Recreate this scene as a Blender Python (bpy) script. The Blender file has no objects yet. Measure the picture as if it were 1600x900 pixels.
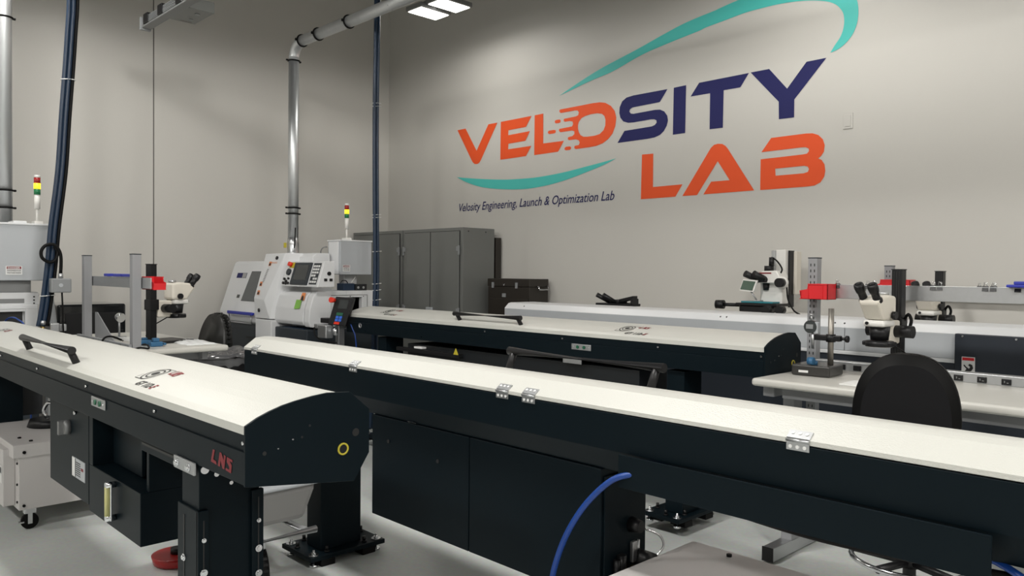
import bpy, bmesh, math, random
from mathutils import Vector, Matrix, Euler
random.seed(7)
S = bpy.context.scene
COL = S.collection
PI = math.pi

# ---------------------------------------------------------------- camera
EYE = Vector((0, 0, 1.5))
FPX = 1230.54
ax = Vector((1188, -36, FPX)).normalized()      # world X seen from the camera
ay = Vector((1275, 13, -FPX)).normalized()
ay = (ay - ax * ay.dot(ax)).normalized()
az = ax.cross(ay)
cd = bpy.data.cameras.new('camera'); cam = bpy.data.objects.new('camera', cd); COL.objects.link(cam)
R = Matrix((ax, ay, az))
cam.matrix_world = Matrix.Translation(EYE) @ R.to_4x4()
cd.sensor_fit = 'HORIZONTAL'; cd.sensor_width = 36; cd.lens = 36 * FPX / 1600
cd.clip_start = 0.05; cd.clip_end = 80
S.camera = cam

# ---------------------------------------------------------------- view, world
S.view_settings.view_transform = 'Standard'; S.view_settings.look = 'None'
S.view_settings.gamma = 1; S.view_settings.use_curve_mapping = False
S.view_settings.exposure = -0.30
W = bpy.data.worlds.new('world'); S.world = W; W.use_nodes = True
W.node_tree.nodes['Background'].inputs[0].default_value = (0.5, 0.52, 0.55, 1)
W.node_tree.nodes['Background'].inputs[1].default_value = 0.05
SPOT_W = 300.0
DOWN_W = 50.0         # the same lamp's downward share        # watts of each ceiling lamp
SPOT_ANGLE = 175
LIGHT_Z = 4.2
LIGHT_SPOTS = [(-6.4, 1.3, 105), (-2.7, 1.3, 0), (1.0, 1.3, 0), (4.6, 1.3, 0), (-6.4, -2.5, 160), (-2.7, -2.5, 0), (1.0, -2.5, 0), (-2.6, 5.1, 30), (1.1, 5.1, 45), (4.6, 5.1, 60)]
LIGHT_COL = (1.0, 0.975, 0.935)

# ---------------------------------------------------------------- materials
MATS = {}
def mat(name, rgb, rough=0.5, metal=0.0, noise=0.0, nscale=8.0, bump=0.0, bscale=300.0, coat=0.0,
        emit=None, estr=0.0, alpha=1.0, trans=0.0, spec=0.5, stretch=None):
    m = bpy.data.materials.new(name); m.use_nodes = True
    nt = m.node_tree; b = nt.nodes['Principled BSDF']
    b.inputs['Base Color'].default_value = (*rgb, 1); b.inputs['Roughness'].default_value = rough
    b.inputs['Metallic'].default_value = metal; b.inputs['Coat Weight'].default_value = coat
    b.inputs['Specular IOR Level'].default_value = spec
    b.inputs['Transmission Weight'].default_value = trans
    b.inputs['Alpha'].default_value = alpha
    tc = nt.nodes.new('ShaderNodeTexCoord')
    vec = tc.outputs['Object']
    if stretch:
        mp = nt.nodes.new('ShaderNodeMapping'); mp.inputs['Scale'].default_value = stretch
        nt.links.new(vec, mp.inputs['Vector']); vec = mp.outputs['Vector']
    if noise > 0:
        n = nt.nodes.new('ShaderNodeTexNoise'); n.inputs['Scale'].default_value = nscale
        n.inputs['Detail'].default_value = 6
        nt.links.new(vec, n.inputs['Vector'])
        mx = nt.nodes.new('ShaderNodeMix'); mx.data_type = 'RGBA'
        mx.inputs['A'].default_value = (*[c * (1 - noise) for c in rgb], 1)
        mx.inputs['B'].default_value = (*[min(1, c * (1 + noise)) for c in rgb], 1)
        nt.links.new(n.outputs['Fac'], mx.inputs['Factor'])
        nt.links.new(mx.outputs['Result'], b.inputs['Base Color'])
    if bump > 0:
        n2 = nt.nodes.new('ShaderNodeTexNoise'); n2.inputs['Scale'].default_value = bscale
        n2.inputs['Detail'].default_value = 2
        nt.links.new(vec, n2.inputs['Vector'])
        bp = nt.nodes.new('ShaderNodeBump'); bp.inputs['Strength'].default_value = bump
        bp.inputs['Distance'].default_value = 0.002
        nt.links.new(n2.outputs['Fac'], bp.inputs['Height'])
        nt.links.new(bp.outputs['Normal'], b.inputs['Normal'])
    if emit:
        b.inputs['Emission Color'].default_value = (*emit, 1); b.inputs['Emission Strength'].default_value = estr
    MATS[name] = m
    return m
mat('wall_paint', (0.56, 0.545, 0.51), 0.55, noise=0.03, nscale=1.2, bump=0.15, bscale=60, spec=0.4)
mat('ceiling_paint', (0.10, 0.10, 0.10), 0.9)
mat('navy_steel', (0.0032, 0.0075, 0.0105), 0.42, noise=0.05, nscale=3, bump=0.06, bscale=500, spec=0.11)
mat('navy_dark', (0.004, 0.006, 0.008), 0.5)
mat('cream_lid', (0.56, 0.56, 0.52), 0.33, noise=0.02, nscale=2, bump=0.55, bscale=220, spec=0.5)
mat('white_paint', (0.68, 0.69, 0.70), 0.35, noise=0.02, nscale=3, bump=0.1, bscale=300)
mat('chiller_white', (0.56, 0.54, 0.53), 0.4, noise=0.03, nscale=3)
mat('light_grey', (0.42, 0.44, 0.46), 0.4, noise=0.02, nscale=3)
mat('mid_grey', (0.24, 0.25, 0.255), 0.42, noise=0.03)
mat('bench_grey', (0.27, 0.275, 0.285), 0.4, noise=0.03)
mat('cabinet_grey', (0.155, 0.16, 0.152), 0.38, noise=0.04, nscale=4, bump=0.1)
mat('slate', (0.028, 0.035, 0.042), 0.45, spec=0.3)
mat('f4_slate', (0.022, 0.027, 0.036), 0.45, spec=0.3)
mat('laminate', (0.54, 0.53, 0.49), 0.35, noise=0.03, nscale=25)
mat('black_plastic', (0.007, 0.007, 0.008), 0.4, spec=0.35)
mat('black_rubber', (0.004, 0.004, 0.004), 0.55, spec=0.15)
mat('black_gloss', (0.008, 0.009, 0.010), 0.12, coat=0.4)
mat('black_fabric', (0.004, 0.004, 0.005), 0.75, noise=0.2, nscale=200, spec=0.25)
mat('leather', (0.014, 0.014, 0.013), 0.3, bump=0.3, bscale=150)
mat('chrome', (0.75, 0.76, 0.78), 0.18, metal=1)
mat('worn_steel', (0.30, 0.28, 0.25), 0.4, metal=0.8, noise=0.1, nscale=60)
mat('steel', (0.50, 0.51, 0.52), 0.36, metal=0.9, noise=0.05, nscale=40)
mat('duct_metal', (0.62, 0.64, 0.65), 0.42, metal=0.85, noise=0.08, nscale=6, stretch=(6, 6, 0.4))
mat('alu', (0.48, 0.49, 0.50), 0.4, metal=0.9, noise=0.05, nscale=50)
mat('dull_alu', (0.22, 0.225, 0.225), 0.5, metal=0.4)
mat('brass', (0.62, 0.45, 0.17), 0.28, metal=1)
mat('red', (0.62, 0.012, 0.018), 0.4)
mat('red_button', (0.70, 0.035, 0.015), 0.35)
mat('logo_red', (0.19, 0.008, 0.014), 0.5)
mat('orange', (0.80, 0.085, 0.012), 0.6)
mat('orange_dim', (0.70, 0.115, 0.05), 0.6)
mat('navy_vinyl', (0.014, 0.015, 0.095), 0.6, spec=0.3)
mat('teal_vinyl', (0.07, 0.52, 0.47), 0.5)
mat('yellow', (0.50, 0.42, 0.03), 0.5)
mat('blue_plastic', (0.02, 0.03, 0.32), 0.45)
mat('blue_hose', (0.006, 0.045, 0.24), 0.35)
mat('hose_navy', (0.005, 0.020, 0.048), 0.4)
mat('blue_tool', (0.03, 0.12, 0.24), 0.45)
mat('teal_glass', (0.03, 0.20, 0.24), 0.2)
mat('white_plastic', (0.72, 0.71, 0.68), 0.35)
mat('ivory', (0.70, 0.66, 0.58), 0.35)
mat('label_white', (0.75, 0.75, 0.74), 0.5)
mat('label_black', (0.01, 0.01, 0.01), 0.5)
mat('label_orange', (0.75, 0.25, 0.08), 0.5)
mat('green_note', (0.22, 0.48, 0.08), 0.6)
mat('green_button', (0.01, 0.10, 0.05), 0.4)
mat('blue_button', (0.03, 0.13, 0.60), 0.4)
mat('screen_grey', (0.035, 0.04, 0.04), 0.25)
mat('screen_green', (0.02, 0.05, 0.03), 0.3, emit=(0.05, 0.25, 0.08), estr=0.05)
mat('tinted_glass', (0.05, 0.06, 0.065), 0.12, coat=0.5)
mat('brown_steel', (0.020, 0.016, 0.012), 0.42, noise=0.1)
mat('bag_plastic', (0.10, 0.10, 0.105), 0.12, bump=0.8, bscale=22, spec=1.0)
mat('clear_plastic', (0.75, 0.77, 0.77), 0.2, bump=0.5, bscale=30, spec=0.7)
mat('clear_tube', (0.8, 0.8, 0.75), 0.15, trans=0.8)
mat('pale_yellow', (0.6, 0.58, 0.25), 0.35)
mat('granite', (0.035, 0.034, 0.032), 0.3, noise=0.3, nscale=200)
mat('tub_grey', (0.26, 0.255, 0.25), 0.45)
mat('hub_teal', (0.02, 0.11, 0.12), 0.4)
mat('lamp_red', (0.30, 0.01, 0.01), 0.3)
mat('lamp_amber', (0.9, 0.6, 0.02), 0.3, emit=(1.0, 0.62, 0.02), estr=2.2)
mat('lamp_green', (0.01, 0.17, 0.06), 0.3)
mat('led_panel', (0.9, 0.9, 0.9), 0.4, emit=(1.0, 0.98, 0.88), estr=9.0)
mat('ring_led', (0.9, 0.9, 0.9), 0.4, emit=(1, 1, 1), estr=3.0)
mat('paper', (0.72, 0.72, 0.70), 0.7)
mat('joint_dark', (0.10, 0.098, 0.09), 0.9)

# sealed concrete floor: grey-green coating with speckle and patches of light painted in as paler noise
def floor_mat():
    m = bpy.data.materials.new('floor_coating'); m.use_nodes = True; nt = m.node_tree; b = nt.nodes['Principled BSDF']
    tc = nt.nodes.new('ShaderNodeTexCoord')
    n1 = nt.nodes.new('ShaderNodeTexNoise'); n1.inputs['Scale'].default_value = 0.9; n1.inputs['Detail'].default_value = 5
    n2 = nt.nodes.new('ShaderNodeTexNoise'); n2.inputs['Scale'].default_value = 45; n2.inputs['Detail'].default_value = 3
    for n in (n1, n2): nt.links.new(tc.outputs['Object'], n.inputs['Vector'])
    cr = nt.nodes.new('ShaderNodeValToRGB')
    cr.color_ramp.elements[0].position = 0.35; cr.color_ramp.elements[0].color = (0.53, 0.56, 0.545, 1)
    cr.color_ramp.elements[1].position = 0.65; cr.color_ramp.elements[1].color = (0.70, 0.725, 0.705, 1)
    nt.links.new(n1.outputs['Fac'], cr.inputs['Fac'])
    mx = nt.nodes.new('ShaderNodeMix'); mx.data_type = 'RGBA'; mx.blend_type = 'MULTIPLY'; mx.inputs['Factor'].default_value = 0.25
    nt.links.new(cr.outputs['Color'], mx.inputs['A']); nt.links.new(n2.outputs['Color'], mx.inputs['B'])
    nt.links.new(mx.outputs['Result'], b.inputs['Base Color'])
    b.inputs['Roughness'].default_value = 0.32
    bp = nt.nodes.new('ShaderNodeBump'); bp.inputs['Strength'].default_value = 0.08; bp.inputs['Distance'].default_value = 0.01
    nt.links.new(n1.outputs['Fac'], bp.inputs['Height']); nt.links.new(bp.outputs['Normal'], b.inputs['Normal'])
    MATS['floor_coating'] = m
floor_mat()

# ---------------------------------------------------------------- mesh builder
def frame_of(d):
    d = Vector(d).normalized()
    up = Vector((0, 0, 1)) if abs(d.z) < 0.95 else Vector((1, 0, 0))
    u = d.cross(up).normalized(); v = u.cross(d).normalized()
    return u, v, d

class MB:
    def __init__(s): s.bm = bmesh.new(); s.done = []
    def nx(s):
        """what follows is a separate piece of the same kind"""
        s.done.append(s.bm); s.bm = bmesh.new(); return s
    def _add(s, vs, fs, smooth=False):
        bv = [s.bm.verts.new(Vector(v)) for v in vs]
        out = []
        for f in fs:
            try:
                fc = s.bm.faces.new([bv[i] for i in f]); fc.smooth = smooth; out.append(fc)
            except ValueError: pass
        return bv, out
    def box(s, a, b, bevel=0.0, seg=2, M=None):
        a, b = Vector(a), Vector(b)
        lo = Vector((min(a[i], b[i]) for i in range(3))); hi = Vector((max(a[i], b[i]) for i in range(3)))
        vs = [Vector((x, y, z)) for z in (lo.z, hi.z) for y in (lo.y, hi.y) for x in (lo.x, hi.x)]
        if M is not None: vs = [M @ v for v in vs]
        fs = [(0, 2, 3, 1), (4, 5, 7, 6), (0, 1, 5, 4), (2, 6, 7, 3), (0, 4, 6, 2), (1, 3, 7, 5)]
        bv, f = s._add(vs, fs)
        if bevel > 0:
            ed = list({e for x in f for e in x.edges})
            bmesh.ops.bevel(s.bm, geom=ed, offset=min(bevel, 0.49 * min((hi - lo))), segments=seg, affect='EDGES', profile=0.5)
        return s
    def prism(s, pts, axis, a, b, bevel=0.0, seg=2, smooth=False):
        """closed outline pts in the two other axes, extruded along axis from a to b"""
        i = 'xyz'.index(axis); o = [j for j in range(3) if j != i]
        def mk(p, c):
            v = [0, 0, 0]; v[i] = c; v[o[0]] = p[0]; v[o[1]] = p[1]; return v
        n = len(pts)
        vs = [mk(p, a) for p in pts] + [mk(p, b) for p in pts]
        fs = [tuple(range(n)), tuple(range(2 * n - 1, n - 1, -1))] + [(k, k + n, (k + 1) % n + n, (k + 1) % n) for k in range(n)]
        bv, f = s._add(vs, fs, False)
        if smooth:
            for x in f[2:]: x.smooth = True
        if bevel > 0:
            ed = list({e for x in f[:2] for e in x.edges}) if smooth else list({e for x in f for e in x.edges})
            bmesh.ops.bevel(s.bm, geom=ed, offset=bevel, segments=seg, affect='EDGES', profile=0.5)
        return s
    def hull(s, vs, fs, bevel=0.0):
        bv, f = s._add(vs, fs)
        if bevel > 0:
            ed = list({e for x in f for e in x.edges})
            bmesh.ops.bevel(s.bm, geom=ed, offset=bevel, segments=2, affect='EDGES', profile=0.5)
        return s
    def cyl(s, p0, p1, r0, r1=None, n=20, cap=True):
        if r1 is None: r1 = r0
        p0, p1 = Vector(p0), Vector(p1); u, v, d = frame_of(p1 - p0)
        vs = [p0 + (u * math.cos(2 * PI * k / n) + v * math.sin(2 * PI * k / n)) * r0 for k in range(n)] + \
             [p1 + (u * math.cos(2 * PI * k / n) + v * math.sin(2 * PI * k / n)) * r1 for k in range(n)]
        bv, f = s._add(vs, [(k, (k + 1) % n, (k + 1) % n + n, k + n) for k in range(n)], True)
        if cap:
            for ring in (bv[:n][::-1], bv[n:]):
                fc = s.bm.faces.new(ring); fc.smooth = False
        return s
    def lathe(s, prof, p0, d, n=24):
        """prof = [(r, h)...] revolved about the axis through p0 along d"""
        p0 = Vector(p0); u, v, d = frame_of(d)
        rings = []
        for r, h in prof:
            r = max(r, 1e-5)
            rings.append([s.bm.verts.new(p0 + d * h + (u * math.cos(2 * PI * k / n) + v * math.sin(2 * PI * k / n)) * r) for k in range(n)])
        for a, b in zip(rings, rings[1:]):
            for k in range(n):
                fc = s.bm.faces.new((a[k], a[(k + 1) % n], b[(k + 1) % n], b[k])); fc.smooth = True
        s.bm.faces.new(rings[0][::-1]); s.bm.faces.new(rings[-1])
        return s
    def tube(s, pts, r, n=10, closed=False, sub=0):
        pts = [Vector(p) for p in pts]
        if sub:
            q = []
            m = len(pts)
            for i in range(m - 1 if not closed else m):
                p0 = pts[i - 1] if (i > 0 or closed) else pts[0]; p1 = pts[i]; p2 = pts[(i + 1) % m]
                p3 = pts[(i + 2) % m] if (i + 2 < m or closed) else pts[-1]
                for k in range(sub):
                    t = k / sub
                    q.append(0.5 * ((2 * p1) + (-p0 + p2) * t + (2 * p0 - 5 * p1 + 4 * p2 - p3) * t * t + (-p0 + 3 * p1 - 3 * p2 + p3) * t ** 3))
            if not closed: q.append(pts[-1])
            pts = q
        m = len(pts); rings = []
        prev = None
        for i, p in enumerate(pts):
            a = pts[i - 1] if (i > 0 or closed) else p; b = pts[(i + 1) % m] if (i < m - 1 or closed) else p
            d = (b - a).normalized()
            if prev is None: u, v, _ = frame_of(d)
            else:
                u = (prev - d * prev.dot(d)).normalized(); v = d.cross(u)
            prev = u
            rr = r[i] if isinstance(r, (list, tuple)) else r
            rings.append([s.bm.verts.new(p + (u * math.cos(2 * PI * k / n) + v * math.sin(2 * PI * k / n)) * rr) for k in range(n)])
        for i in range(m - 1 if not closed else m):
            a, b = rings[i], rings[(i + 1) % m]
            for k in range(n):
                fc = s.bm.faces.new((a[k], a[(k + 1) % n], b[(k + 1) % n], b[k])); fc.smooth = True
        if not closed:
            s.bm.faces.new(rings[0][::-1]); s.bm.faces.new(rings[-1])
        return s
    def ball(s, c, r, sc=(1, 1, 1)):
        q = bmesh.ops.create_uvsphere(s.bm, u_segments=16, v_segments=10, radius=r)
        for v in q['verts']: v.co = Vector((v.co.x * sc[0], v.co.y * sc[1], v.co.z * sc[2])) + Vector(c)
        for f in {f for v in q['verts'] for f in v.link_faces}: f.smooth = True
        return s
    def mesh(s, me):
        s.bm.from_mesh(me); return s
    def build(s, name, m, parent=None, kind=None, label=None):
        if s.done:
            rest = [b for b in s.done + [s.bm] if len(b.verts)]; s.done = []
            out = None
            for b in rest:
                s.bm = b; o = s.build(name, m, parent, kind, label); out = out or o
            return out
        bmesh.ops.recalc_face_normals(s.bm, faces=s.bm.faces)
        me = bpy.data.meshes.new(name); s.bm.to_mesh(me); s.bm.free()
        o = bpy.data.objects.new(name, me); COL.objects.link(o)
        me.materials.append(MATS[m] if isinstance(m, str) else m)
        if parent is not None:
            base = Vector(parent.get('_b', (0, 0, 0)))
            me.transform(Matrix.Translation(-base))
            o.parent = parent; o['_b'] = base[:]
        if kind: o['kind'] = kind
        if label: o['label'] = label
        return o

def tag(o, label, cat, group=None, kind=None):
    o['label'] = label; o['category'] = cat
    if group: o['group'] = group
    if kind: o['kind'] = kind
    return o
def thing(name, label, cat, base=(0, 0, 0), group=None):
    """an Empty at the thing's base; parts are given in room coordinates and shifted to it"""
    o = bpy.data.objects.new(name, None); COL.objects.link(o); o.location = base; o['_b'] = tuple(base)
    o.empty_display_size = 0.1
    return tag(o, label, cat, group)
def rebase(o):
    """a single-mesh thing: move its origin to the middle of its foot"""
    me = o.data
    xs = [v.co for v in me.vertices]
    c = Vector(((min(v.x for v in xs) + max(v.x for v in xs)) / 2, (min(v.y for v in xs) + max(v.y for v in xs)) / 2, min(v.z for v in xs)))
    me.transform(Matrix.Translation(-c)); o.location = c; o['_b'] = c[:]
    return o
def solo(mb, name, m, label, cat, group=None, kind=None):
    return tag(rebase(mb.build(name, m)), label, cat, group, kind)
def struct(mb, name, m):
    o = mb.build(name, m); o['kind'] = 'structure'; return o
def place(root, loc, rz=0):
    root.location = loc; root.rotation_euler = (0, 0, rz); return root
def copy_tree(o, parent=None):
    c = o.copy(); COL.objects.link(c)
    if parent is not None: c.parent = parent
    for ch in list(o.children): copy_tree(ch, c)
    return c

def text_mesh(body, size, shear=0.0, bold=0.0, align='LEFT', squeeze=1.0):
    cu = bpy.data.curves.new('txt', 'FONT'); cu.body = body; cu.size = size; cu.shear = shear; cu.offset = bold
    cu.align_x = align; cu.resolution_u = 3
    o = bpy.data.objects.new('txt', cu); COL.objects.link(o)
    dg = bpy.context.evaluated_depsgraph_get()
    me = bpy.data.meshes.new_from_object(o.evaluated_get(dg))
    bpy.data.objects.remove(o); bpy.data.curves.remove(cu)
    if squeeze != 1.0: me.transform(Matrix.Scale(squeeze, 4, (1, 0, 0)))
    return me
def poly_mesh(rings):
    cu = bpy.data.curves.new('poly', 'CURVE'); cu.dimensions = '2D'; cu.fill_mode = 'BOTH'
    for r in rings:
        sp = cu.splines.new('POLY'); sp.points.add(len(r) - 1); sp.use_cyclic_u = True
        for i, p in enumerate(r): sp.points[i].co = (p[0], p[1], 0, 1)
    o = bpy.data.objects.new('poly', cu); COL.objects.link(o)
    dg = bpy.context.evaluated_depsgraph_get()
    me = bpy.data.meshes.new_from_object(o.evaluated_get(dg))
    bpy.data.objects.remove(o); bpy.data.curves.remove(cu)
    return me
def decal(me, origin, right, up, name, m, parent=None, kind=None, label=None, lift=0.0015):
    """a flat drawing laid on a face: right and up are the face's own directions"""
    right = Vector(right).normalized(); up = Vector(up).normalized(); n = right.cross(up)
    M = Matrix((( right.x, up.x, n.x, origin[0]), (right.y, up.y, n.y, origin[1]), (right.z, up.z, n.z, origin[2]), (0, 0, 0, 1)))
    M = M @ Matrix.Translation((0, 0, lift))
    me.transform(M)
    return MB().mesh(me).build(name, m, parent, kind, label)
RX, UX = (0, 1, 0), (0, 0, 1)          # on a face looking to +X
RY, UY = (1, 0, 0), (0, 0, 1)          # on a face looking to -Y

# ================================================================ THE SETTING
WX, WY, FX, FY, CZ = -8.63, 6.05, 6.0, -6.5, 6.6
struct(MB().box((WX - .2, FY - .2, -.1), (FX + .2, WY + .2, 0)), 'floor', 'floor_coating')
struct(MB().box((WX - .2, FY - .2, CZ), (FX + .2, WY + .2, CZ + .1)), 'ceiling', 'ceiling_paint')
struct(MB().box((WX, WY, 0), (FX, WY + .15, CZ)), 'wall_back', 'wall_paint')
SEAM = 3.06
struct(MB().box((WX - .15, FY, 0), (WX, SEAM - .006, CZ)).box((WX - .15, SEAM + .006, 0), (WX, WY + .15, CZ)), 'wall_left', 'wall_paint')
struct(MB().box((WX - .14, SEAM - .006, 0), (WX - .012, SEAM + .006, CZ)), 'trim_1', 'joint_dark')
struct(MB().box((FX, FY, 0), (FX + .15, WY + .15, CZ)), 'wall_right', 'wall_paint')
struct(MB().box((WX, FY - .15, 0), (FX, FY, CZ)), 'wall_front', 'wall_paint')

# ================================================================ WALL GRAPHIC
LOGO=[
  ('letter','V','or',[[(-7.222,3.179),(-7.074,3.18),(-6.875,2.9),(-6.676,3.18),(-6.526,3.179),(-6.802,2.782),(-6.827,2.758),(-6.861,2.745),(-6.906,2.75),(-6.937,2.77),(-6.963,2.802)]]) ,
  ('letter','E','or',[[(-6.468,3.18),(-5.985,3.181),(-6.07,3.074),(-6.344,3.071),(-6.346,3.017),(-6.008,3.021),(-6.077,2.925),(-6.342,2.922),(-6.347,2.861),(-5.985,2.86),(-6.066,2.758),(-6.472,2.757)]]) ,
  ('letter','L','or',[[(-5.939,3.181),(-5.812,3.182),(-5.808,2.866),(-5.512,2.861),(-5.592,2.757),(-5.94,2.756)]]) ,
  ('letter','O','or2',[[(-5.579,3.187),(-5.559,3.191),(-5.307,3.191),(-5.127,3.192),(-5.039,3.187),(-4.969,3.172),(-4.899,3.132),(-4.85,3.076),(-4.829,3.007),(-4.84,2.926),(-4.873,2.859),(-4.926,2.812),(-4.995,2.778),(-5.077,2.761),(-5.165,2.758),(-5.347,2.758),(-5.368,2.771),(-5.365,2.792),(-5.307,2.795),(-5.296,2.819),(-5.308,2.842),(-5.348,2.857),(-5.442,2.859),(-5.459,2.874),(-5.454,2.891),(-5.395,2.896),(-5.369,2.914),(-5.37,2.941),(-5.402,2.953),(-5.562,2.955),(-5.583,2.971),(-5.58,2.991),(-5.403,2.995),(-5.388,3.016),(-5.395,3.043),(-5.433,3.054),(-5.503,3.055),(-5.521,3.071),(-5.513,3.087),(-5.352,3.09),(-5.32,3.098),(-5.312,3.127),(-5.33,3.147),(-5.364,3.152),(-5.558,3.153),(-5.579,3.167)],[(-5.322,2.995),(-5.311,3.028),(-5.277,3.062),(-5.226,3.077),(-5.148,3.085),(-5.07,3.083),(-5.01,3.069),(-4.977,3.043),(-4.963,3.004),(-4.965,2.95),(-4.986,2.906),(-5.035,2.874),(-5.1,2.865),(-5.189,2.866),(-5.246,2.872),(-5.286,2.892),(-5.309,2.924),(-5.321,2.96)],[(-5.642,3.085),(-5.618,3.09),(-5.575,3.089),(-5.561,3.077),(-5.565,3.057),(-5.587,3.053),(-5.629,3.055),(-5.643,3.067)],[(-5.742,2.981),(-5.726,2.991),(-5.653,2.991),(-5.627,2.982),(-5.629,2.961),(-5.646,2.954),(-5.719,2.954),(-5.739,2.966)],[(-5.502,2.785),(-5.482,2.796),(-5.429,2.795),(-5.411,2.784),(-5.414,2.765),(-5.434,2.758),(-5.481,2.759),(-5.502,2.77)]]) ,
  ('letter','S','nv',[[(-4.237,3.189),(-4.321,3.083),(-4.636,3.078),(-4.664,3.065),(-4.67,3.043),(-4.654,3.024),(-4.623,3.016),(-4.376,3.019),(-4.317,3.013),(-4.269,2.989),(-4.237,2.946),(-4.228,2.901),(-4.241,2.854),(-4.272,2.809),(-4.313,2.78),(-4.372,2.764),(-4.445,2.76),(-4.811,2.76),(-4.728,2.867),(-4.41,2.87),(-4.374,2.879),(-4.354,2.898),(-4.357,2.92),(-4.381,2.933),(-4.423,2.937),(-4.621,2.934),(-4.685,2.939),(-4.743,2.96),(-4.778,2.999),(-4.793,3.047),(-4.788,3.103),(-4.759,3.155),(-4.708,3.183),(-4.625,3.191)]]) ,
  ('letter','I','nv',[[(-4.169,3.19),(-4.038,3.192),(-4.041,2.765),(-4.173,2.764)]]) ,
  ('letter','T','nv',[[(-3.903,3.191),(-3.418,3.193),(-3.497,3.085),(-3.656,3.086),(-3.659,2.764),(-3.79,2.767),(-3.79,3.081),(-3.989,3.083)]]) ,
  ('letter','Y','nv',[[(-3.403,3.194),(-3.236,3.194),(-3.076,3.007),(-2.916,3.194),(-2.755,3.195),(-3.013,2.91),(-3.012,2.766),(-3.143,2.769),(-3.147,2.912)]]) ,
  ('letter','L','or',[[(-4.516,2.619),(-4.387,2.615),(-4.386,2.304),(-4.062,2.306),(-4.136,2.199),(-4.523,2.199)]]) ,
  ('letter','A','or',[[(-4.062,2.2),(-3.775,2.603),(-3.743,2.626),(-3.705,2.631),(-3.661,2.624),(-3.63,2.604),(-3.608,2.578),(-3.354,2.203),(-3.844,2.201),(-3.767,2.307),(-3.585,2.306),(-3.705,2.48),(-3.908,2.199)]]) ,
  ('letter','B','or',[[(-3.293,2.516),(-3.208,2.624),(-2.908,2.625),(-2.856,2.62),(-2.809,2.601),(-2.772,2.563),(-2.756,2.515),(-2.762,2.465),(-2.785,2.433),(-2.808,2.417),(-2.779,2.402),(-2.755,2.365),(-2.748,2.314),(-2.756,2.27),(-2.786,2.227),(-2.833,2.206),(-2.89,2.202),(-3.299,2.202),(-3.299,2.457),(-2.932,2.461),(-2.9,2.464),(-2.883,2.483),(-2.887,2.504),(-2.912,2.516),(-2.949,2.518)],[(-3.168,2.368),(-2.92,2.369),(-2.891,2.36),(-2.881,2.339),(-2.89,2.318),(-2.924,2.31),(-3.164,2.31)]]) ,
  ('swoosh','low','tq',[[(-7.227,2.623),(-6.955,2.587),(-6.643,2.552),(-6.385,2.529),(-6.157,2.519),(-5.883,2.516),(-5.536,2.534),(-5.21,2.568),(-4.978,2.594),(-4.821,2.614),(-4.978,2.564),(-5.21,2.51),(-5.452,2.46),(-5.705,2.423),(-5.971,2.404),(-6.155,2.406),(-6.384,2.421),(-6.642,2.45),(-6.848,2.489),(-7.062,2.554)]]) ,
  ('swoosh','top','tq',[[(-5.586,3.334),(-5.318,3.428),(-5.051,3.511),(-4.81,3.569),(-4.58,3.622),(-4.284,3.699),(-4.04,3.754),(-3.745,3.793),(-3.73,3.797),(-3.525,3.828),(-3.273,3.84),(-3.02,3.823),(-2.806,3.777),(-2.641,3.703),(-2.56,3.636),(-2.526,3.588),(-2.513,3.507),(-2.521,3.415),(-2.554,3.335),(-2.609,3.276),(-2.665,3.243),(-2.725,3.228),(-2.69,3.28),(-2.65,3.332),(-2.627,3.39),(-2.62,3.452),(-2.629,3.51),(-2.654,3.555),(-2.695,3.597),(-2.761,3.633),(-2.871,3.667),(-3.0,3.691),(-3.134,3.705),(-3.271,3.709),(-3.46,3.706),(-3.657,3.684),(-3.842,3.664),(-3.92,3.648),(-4.22,3.608),(-4.526,3.558),(-4.809,3.481),(-4.949,3.45),(-5.182,3.414)]]) ,
]

GM = {'or': 'orange', 'or2': 'orange', 'nv': 'navy_vinyl', 'tq': 'teal_vinyl'}
wg = thing('wall_graphic', 'large orange, navy and turquoise lettering VELOSITY LAB with swooshes painted on the back wall', 'sign', (-5.0, WY - .001, 2.2))
def smooth_ring(r, k=4):
    out = []; n = len(r)
    for i in range(n):
        p0, p1, p2, p3 = (Vector(r[(i + j) % n]) for j in (-1, 0, 1, 2))
        # keep the two pointed tips sharp
        def ang(a, b, c):
            u = (b - a).normalized(); v = (c - b).normalized(); return u.dot(v)
        if ang(p0, p1, p2) < 0.2: p0 = p1
        if ang(p1, p2, p3) < 0.2: p3 = p2
        for j in range(k):
            t = j / k
            q = 0.5 * ((2 * p1) + (-p0 + p2) * t + (2 * p0 - 5 * p1 + 4 * p2 - p3) * t * t + (-p0 + 3 * p1 - 3 * p2 + p3) * t ** 3)
            out.append((q.x, q.y))
    return out
for kind_, ch, col, rings in LOGO:
    if kind_ == 'swoosh': rings = [smooth_ring(r) for r in rings]
    me = poly_mesh(rings)
    decal(me, (0, WY, 0), RY, UY, 'letter' if kind_ == 'letter' else 'swoosh', GM[col], wg, lift=0.003)
tm = text_mesh('Velosity Engineering, Launch & Optimization Lab', 0.132, shear=0.28, bold=0.0008)
wd = max(v.co.x for v in tm.vertices); tm.transform(Matrix.Scale(2.36 / wd, 4, (1, 0, 0)))
decal(tm, (-7.20, WY, 2.213), RY, UY, 'tagline', 'navy_vinyl', wg, lift=0.003)
sw = thing('wall_plate', 'blank white wall plate right of the wall lettering', 'wall plate', (-2.577, WY, 2.62))
MB().box((-2.614, WY - .008, 2.62), (-2.539, WY, 2.74), .003).build('plate', 'wall_paint', sw)
MB().box((-2.600, WY - .012, 2.638), (-2.553, WY - .007, 2.722), .002).build('cover', 'wall_paint', sw)

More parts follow.
